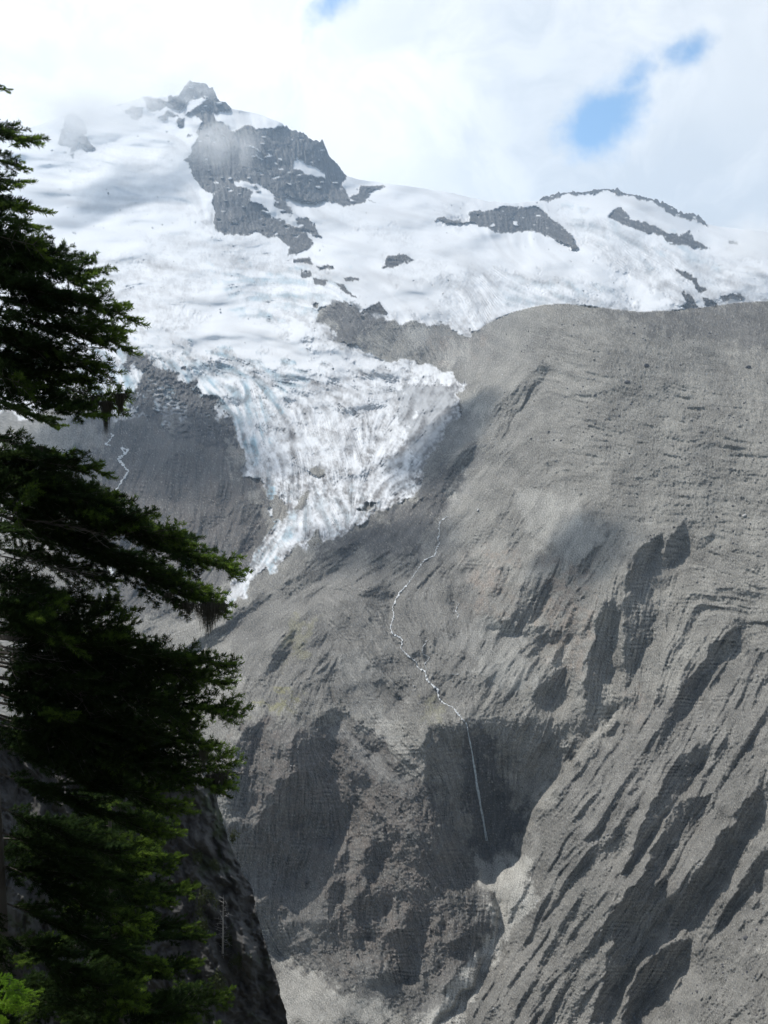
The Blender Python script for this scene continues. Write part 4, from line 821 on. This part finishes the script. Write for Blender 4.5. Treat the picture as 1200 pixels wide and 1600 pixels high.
def trunk(root, base, top, r0, mat=BARK):
    n = 26; V = []; r = random.Random(3)
    for k in range(n):
        t_ = k / (n - 1); p = np.array(base) * (1 - t_) + np.array(top) * t_ + np.array([.03 * math.sin(5 * t_), .02 * math.cos(4 * t_), 0])
        for q_ in range(12): a = q_ * math.pi / 6; rr_ = (r0 * (1 - t_) + .008) * (1 + r.uniform(-.06, .06)); V.append(p + np.array([math.cos(a) * rr_, math.sin(a) * rr_, 0]) - np.array(root.location))
    i = np.arange(n - 1)[:, None] * 12; q_ = np.arange(12)[None]; f = np.stack([i + q_, i + (q_ + 1) % 12, i + 12 + (q_ + 1) % 12, i + 12 + q_], -1).reshape(-1, 4)
    return mesh_np('trunk', V, f, mat, parent=root)
def pick(L):
    c = 'long' if L > 1.45 else 'mid' if L > .8 else 'short'; return BR[c, tr_.randrange(3)]
# the tall old fir at the left edge
TX, TY = (-42 - 600) / F * 7, 7.0
z_of = lambda py, Y: at(0, py, Y)[2]
base = (TX, TY, -1.75 - .76 * TY); top = (TX, TY, z_of(70, TY))
fir = tree_root('fir_tree', base, 'tall dark old fir filling the left edge, its drooping branches hung with lichen')
trunk(fir, base, top, .17)
TIPS = [(98,560,500),(60,600,520),(105,835,760),(60,770,700),(110,985,930),(80,470,420),(66,430,380),(8,140,118),(34,218,190),(38,263,235),(30,290,262),(42,327,290),(55,353,322),(62,388,350),(88,398,362),(152,425,375),(158,445,395),(198,492,425),(194,515,455),(190,538,480),(120,470,420),(135,600,545),(168,572,520),(190,632,545),(150,650,600),
        (158,735,705),(100,715,675),(168,800,722),(212,815,725),(287,848,735),(262,838,740),(370,892,720),(300,868,750),(348,948,790),(320,925,770),(180,905,850),(200,985,960),(178,948,900),(242,1012,980),(357,1045,985),(330,1062,1000),(352,1072,1010),(370,1112,1030),
        (315,1142,1060),(300,1120,1040),(362,1196,1080),(350,1232,1110),(330,1170,1090),(280,1215,1120),(240,1240,1160),(200,1190,1120),(260,1090,1040),(296,1272,1150),(262,1310,1200),(236,1362,1250),(262,1412,1290),(222,1460,1340),(255,1515,1400),(215,1580,1450)]
for px, py, ry in TIPS:
    Yt = TY + tr_.uniform(-.35, .35); p1 = at(px, py, Yt); p0 = np.array([TX, TY, z_of(ry, TY)]); add_branch(fir, p0, p1, pick(np.linalg.norm(p1 - p0)), tr_.uniform(-.8, .8))
RP = [(90, 10), (200, 45), (330, 75), (430, 160), (500, 205), (700, 200), (830, 270), (1000, 330), (1150, 340), (1700, 400)]
for k in range(39):
    ry = 150 + (1600 - 150) * ((k + tr_.random()) / 39)**.75; rad = np.interp(ry, *zip(*RP)) / F * TY * tr_.uniform(.75, 1.0)
    az = tr_.choice((tr_.uniform(-80, -25), tr_.uniform(-130, -60), tr_.uniform(15, 75))) ; a = R(az); p0 = np.array([TX, TY, z_of(ry, TY)])
    if abs(az) < 60: rad *= .8
    p1 = p0 + np.array([math.cos(a) * rad, math.sin(a) * rad * .9, -rad * tr_.uniform(.12, .38)]); add_branch(fir, p0, p1, pick(rad), tr_.uniform(-.9, .9))
for px, py, ry in [(158,545,515),(130,560,500),(212,838,800),(200,1070,1000),(160,1100,1010),(150,900,860),(110,555,500)]:
    p0 = np.array([TX, TY, z_of(ry, TY)]); add_branch(fir, p0, at(px, py, TY - .1), BR['bare', tr_.randrange(2)], 0, 'dead_branch')
def lichen(root, px, py, wpx, hpx, n, Yl, seed):
    r = random.Random(seed); V = []; Fa = []; k_ = Yl / F; p = Vector(at(px, py, Yl)) - root.location
    for i in range(n):
        x = r.gauss(0, .32); h = hpx * k_ * max(.15, (1 - abs(x) * 1.1)) * r.uniform(.55, 1.05); q0 = p + Vector((x * wpx * k_, r.gauss(0, .25) * wpx * k_, r.uniform(0, .02))); d = Vector((r.gauss(0, .05), r.gauss(0, .05), -1)); b_ = len(V)
        d.x -= x * .35; a = Vector((math.cos(i), math.sin(i), 0)) * .0022
        for j in range(5):
            c_ = q0 + d * h * j / 4 + Vector((.006 * math.sin(j * 2 + i), 0, 0)); w_ = 1 - j / 4.4; V += [c_ - a * w_, c_ + a * w_]
        for j in range(4): Fa.append((b_ + 2 * j, b_ + 2 * j + 1, b_ + 2 * j + 3, b_ + 2 * j + 2))
    return tag(mesh_np('hanging_lichen', [tuple(v) for v in V], Fa, LICH, parent=root), kind='stuff')
for i, (px, py, w_, h, n) in enumerate([(326,946,46,56,520),(188,618,16,48,160),(165,630,20,62,200),(145,625,16,40,100),(120,625,14,30,60),(262,930,14,26,70),(292,945,20,30,120),(228,905,16,22,70),(178,992,8,40,60),(338,1212,34,44,260),
    (318,1175,20,34,90),(355,1098,16,14,50),(300,1130,18,30,90),(60,700,16,30,60),(130,790,18,24,60)]):
    lichen(fir, px, py, w_, h, n, TY, i)
# the younger fir below it
T2 = 9.5; x2 = (165 - 600) / F * T2; b2 = (x2, T2, -1.75 - .76 * T2 - .3); fir2 = tree_root('fir_tree', b2, 'lower green fir with sunlit twig ends in front of the dark cliff')
trunk(fir2, b2, (x2, T2, z_of(1190, T2)), .09)
def n2b(tree, X_, Y_, y0, y1, n, prof, src):
    for k in range(n):
        ry = y0 + (y1 - y0) * (k + .5) / n; rad = np.interp(ry, *zip(*prof)) / F * Y_ * tr_.uniform(.8, 1.08); a = k * 2.39996 + tr_.uniform(-.3, .3)
        p0 = np.array([X_, Y_, z_of(ry, Y_)]); p1 = p0 + np.array([math.cos(a) * rad, math.sin(a) * rad, rad * tr_.uniform(-.3, .1)]); add_branch(tree, p0, p1, src(rad), tr_.uniform(-.3, .3))
n2b(fir2, x2, T2, 1205, 1760, 62, [(1200, 30), (1260, 90), (1350, 130), (1450, 150), (1600, 185), (1760, 240)], pick)
# sapling in the bottom left corner, in the sun
T3 = 2.7; x3 = (-38 - 600) / F * T3; b3 = (x3, T3, -1.75 - .76 * T3); sap = tree_root('fir_sapling', b3, 'bright yellow green fir sapling poking into the bottom left corner')
trunk(sap, b3, (x3, T3, z_of(1480, T3)), .03)
for px, py in [(54,1556),(30,1538),(22,1578),(48,1575),(-90,1540),(-70,1500),(10,1600)]:
    add_branch(sap, (x3, T3, z_of(py - 12, T3)), at(px, py, T3), YB[tr_.randrange(2)], .3)
# shrubs and snag on the cliff
m, t, b = new_mat('cliff_leaves'); geo = nn(t, 'ShaderNodeNewGeometry'); t.links.new(mixc(t, noise(t, geo.outputs['Position'], 1.2, 3), (.02, .035, .012), (.075, .085, .02)), b.inputs['Base Color']); b.inputs['Roughness'].default_value = .9
def cliffY(px, py):
    i = int(np.clip((py - 1120) / 1.6, 0, nr - 1)); e = edge[i]; u = np.clip((px + 120) / (e + 120), 0, 1); return Yc[i, int(u / 1.25 * (nc - 1))]
def bush_mesh(seed, n=700):
    g = np.random.default_rng(seed); c_ = g.standard_normal((9, 3)) * [.45, .35, .5]; p = c_[g.integers(0, 9, n)] + g.standard_normal((n, 3)) * .22; a = g.standard_normal((n, 3)) * .07; d = g.standard_normal((n, 3)) * .07
    V = np.stack([p - a, p + a, p + d], 1).reshape(-1, 3); return to_mesh('shrub', V, np.arange(3 * n).reshape(-1, 3), m)
BM = [bush_mesh(k) for k in range(3)]
for px, py, s_, lb in [(363,1310,9,'small green shrub on the upper right edge of the dark cliff'), (322,1400,15,'dark green shrub on the cliff left of the pale snag'), (335,1350,10,'shrub halfway up the dark cliff above the snag'),
    (360,1470,14,'shrub on the cliff directly right of the pale snag'), (340,1530,16,'broad shrub on the cliff below the pale snag'), (318,1450,16,'yellowish shrub on the ledge left of the snag foot'), (372,1500,12,'small dark shrub near the lower cliff edge'), (310,1340,12,'shrub on the cliff beside the green fir tips')]:
    Yb = cliffY(px, py); o = bpy.data.objects.new('shrub', BM[tr_.randrange(3)]); COL.objects.link(o); o.location = at(px, py, Yb - .4); k_ = s_ / F * Yb; o.scale = (k_, k_, k_ * 1.3); o.rotation_euler = (0, 0, tr_.uniform(0, 6)); tag(o, lb, 'shrub', 'shrubs on the cliff')
Ys = cliffY(348, 1480) - .8; bs = at(346, 1530, Ys); snag = tag(bpy.data.objects.new('dead_tree', None), 'pale dead snag with bare twigs standing on the dark cliff', 'dead tree'); COL.objects.link(snag); snag.location = bs
tp = at(350, 1398, Ys); trunk(snag, bs, tp, .12, DEAD)
V = []; Fa = []; r = random.Random(4)
for k in range(46):
    t_ = .15 + .83 * k / 46; p = Vector(bs).lerp(Vector(tp), t_) - Vector(bs); a = r.uniform(0, 6.3); ln = r.uniform(.5, 1.3) * (1.2 - .7 * t_); q_ = p + Vector((math.cos(a) * ln, math.sin(a) * ln, r.uniform(-.2, .5) * ln)); m1 = p.lerp(q_, .5) + Vector((0, 0, r.uniform(-.1, .15)))
    for a_, b__ , w0, w1 in ((p, m1, .025, .016), (m1, q_, .016, .006), (m1, m1 + (q_ - p).cross(Vector((0, 0, 1))) * .4 * r.choice((-1, 1)), .012, .005)):
        o_ = len(V)
        for c_, w_ in ((a_, w0), (b__, w1)):
            for q2 in range(3): V.append(tuple(c_ + Vector((math.cos(q2 * 2.09) * w_, math.sin(q2 * 2.09) * w_, math.cos(q2 * 2.09 + 1) * w_))))
        for q2 in range(3): Fa.append((o_ + q2, o_ + (q2 + 1) % 3, o_ + 3 + (q2 + 1) % 3, o_ + 3 + q2))
mesh_np('twigs', V, Fa, DEAD, parent=snag)

# ------------------------------------------------------------------ air: haze in the valley, cloud wrapped round the summit
def box(name, lo, hi, mat):
    v = [(x, y, z) for x in (lo[0], hi[0]) for y in (lo[1], hi[1]) for z in (lo[2], hi[2])]
    return mesh_np(name, v, [(0, 1, 3, 2), (4, 6, 7, 5), (0, 4, 5, 1), (2, 3, 7, 6), (0, 2, 6, 4), (1, 5, 7, 3)], mat, smooth=False)
m = bpy.data.materials.new('haze_air'); m.use_nodes = True; t = m.node_tree; t.nodes.clear()
o = nn(t, 'ShaderNodeOutputMaterial'); v = nn(t, 'ShaderNodeVolumePrincipled'); v.inputs['Color'].default_value = (.58, .77, 1, 1); v.inputs['Density'].default_value = HAZE; v.inputs['Anisotropy'].default_value = .45
t.links.new(v.outputs[0], o.inputs['Volume'])
tag(box('haze', (-5200, -70, -3300), (6500, 8200, 2300), m), 'pale air between the valley and the mountain', kind='stuff')

# cloud clinging to the summit and skyline
def puff(px, py, rx, ry, Yc_, depth, dens, thr, seed, label, loc=None):
    m = bpy.data.materials.new('cloud_vapour'); m.use_nodes = True; t = m.node_tree; t.nodes.clear()
    o = nn(t, 'ShaderNodeOutputMaterial'); v = nn(t, 'ShaderNodeVolumePrincipled'); v.inputs['Color'].default_value = (1, 1, 1, 1); v.inputs['Anisotropy'].default_value = .2
    tcn = nn(t, 'ShaderNodeTexCoord'); ob = tcn.outputs['Object']; ln = nn(t, 'ShaderNodeVectorMath', operation='LENGTH'); t.links.new(ob, ln.inputs[0])
    ofs = nn(t, 'ShaderNodeVectorMath', operation='ADD'); t.links.new(ob, ofs.inputs[0]); ofs.inputs[1].default_value = (seed * 3.1, seed * 1.7, seed)
    n = noise(t, ofs.outputs[0], 2.1, 5, .62, dist=.5)
    e = math_(t, 'SUBTRACT', 1.0, ln.outputs['Value'], True); d = math_(t, 'MULTIPLY', ramp(t, math_(t, 'ADD', n, math_(t, 'MULTIPLY', e, .45)), thr, thr + .32), ramp(t, e, 0.0, .35))
    t.links.new(math_(t, 'MULTIPLY', d, dens), v.inputs['Density']); t.links.new(v.outputs[0], o.inputs['Volume'])
    bm = bmesh.new(); bmesh.ops.create_icosphere(bm, subdivisions=3, radius=1); me = bpy.data.meshes.new('cloud_puff'); bm.to_mesh(me); bm.free(); me.materials.append(m)
    ob_ = bpy.data.objects.new('cloud_puff', me); COL.objects.link(ob_); ob_.location = at(px, py, Yc_) if loc is None else loc; ob_.scale = (rx * Yc_ / F, depth, ry * Yc_ / F); return tag(ob_, label, kind='stuff')
puff(110, 165, 230, 85, 3650, 300, .009, .62, 1, 'bright cloud hiding the left skyline of the summit')
puff(270, 128, 170, 55, 3800, 160, .010, .64, 2, 'thin cloud round the summit rocks')
puff(120, 225, 60, 60, 3500, 120, .007, .60, 3, 'wisp over the left summit cliff')
puff(350, 225, 130, 85, 3300, 160, .008, .70, 4, 'wisp across the dark summit cliff')
puff(1190, 380, 110, 70, 2900, 200, .006, .60, 5, 'cloud at the right end of the skyline')

for k, (px, py, Yt, far, r_, dn) in enumerate([(225, 690, 1500, 1900, 230, .010), (872, 790, 900, 1500, 66, .035), (715, 715, 1330, 1500, 115, .028), (600, 860, 1080, 1700, 120, .010)]):  # clouds out of view, placed sunward so their shadows fall on these spots
    puff(0, 0, r_ * 1.3, r_ * .9, F, r_, dn, .50, 11 + k, 'unseen low cloud placed above the valley for its shadow', loc=Vector(at(px, py, Yt)) + SD * far)
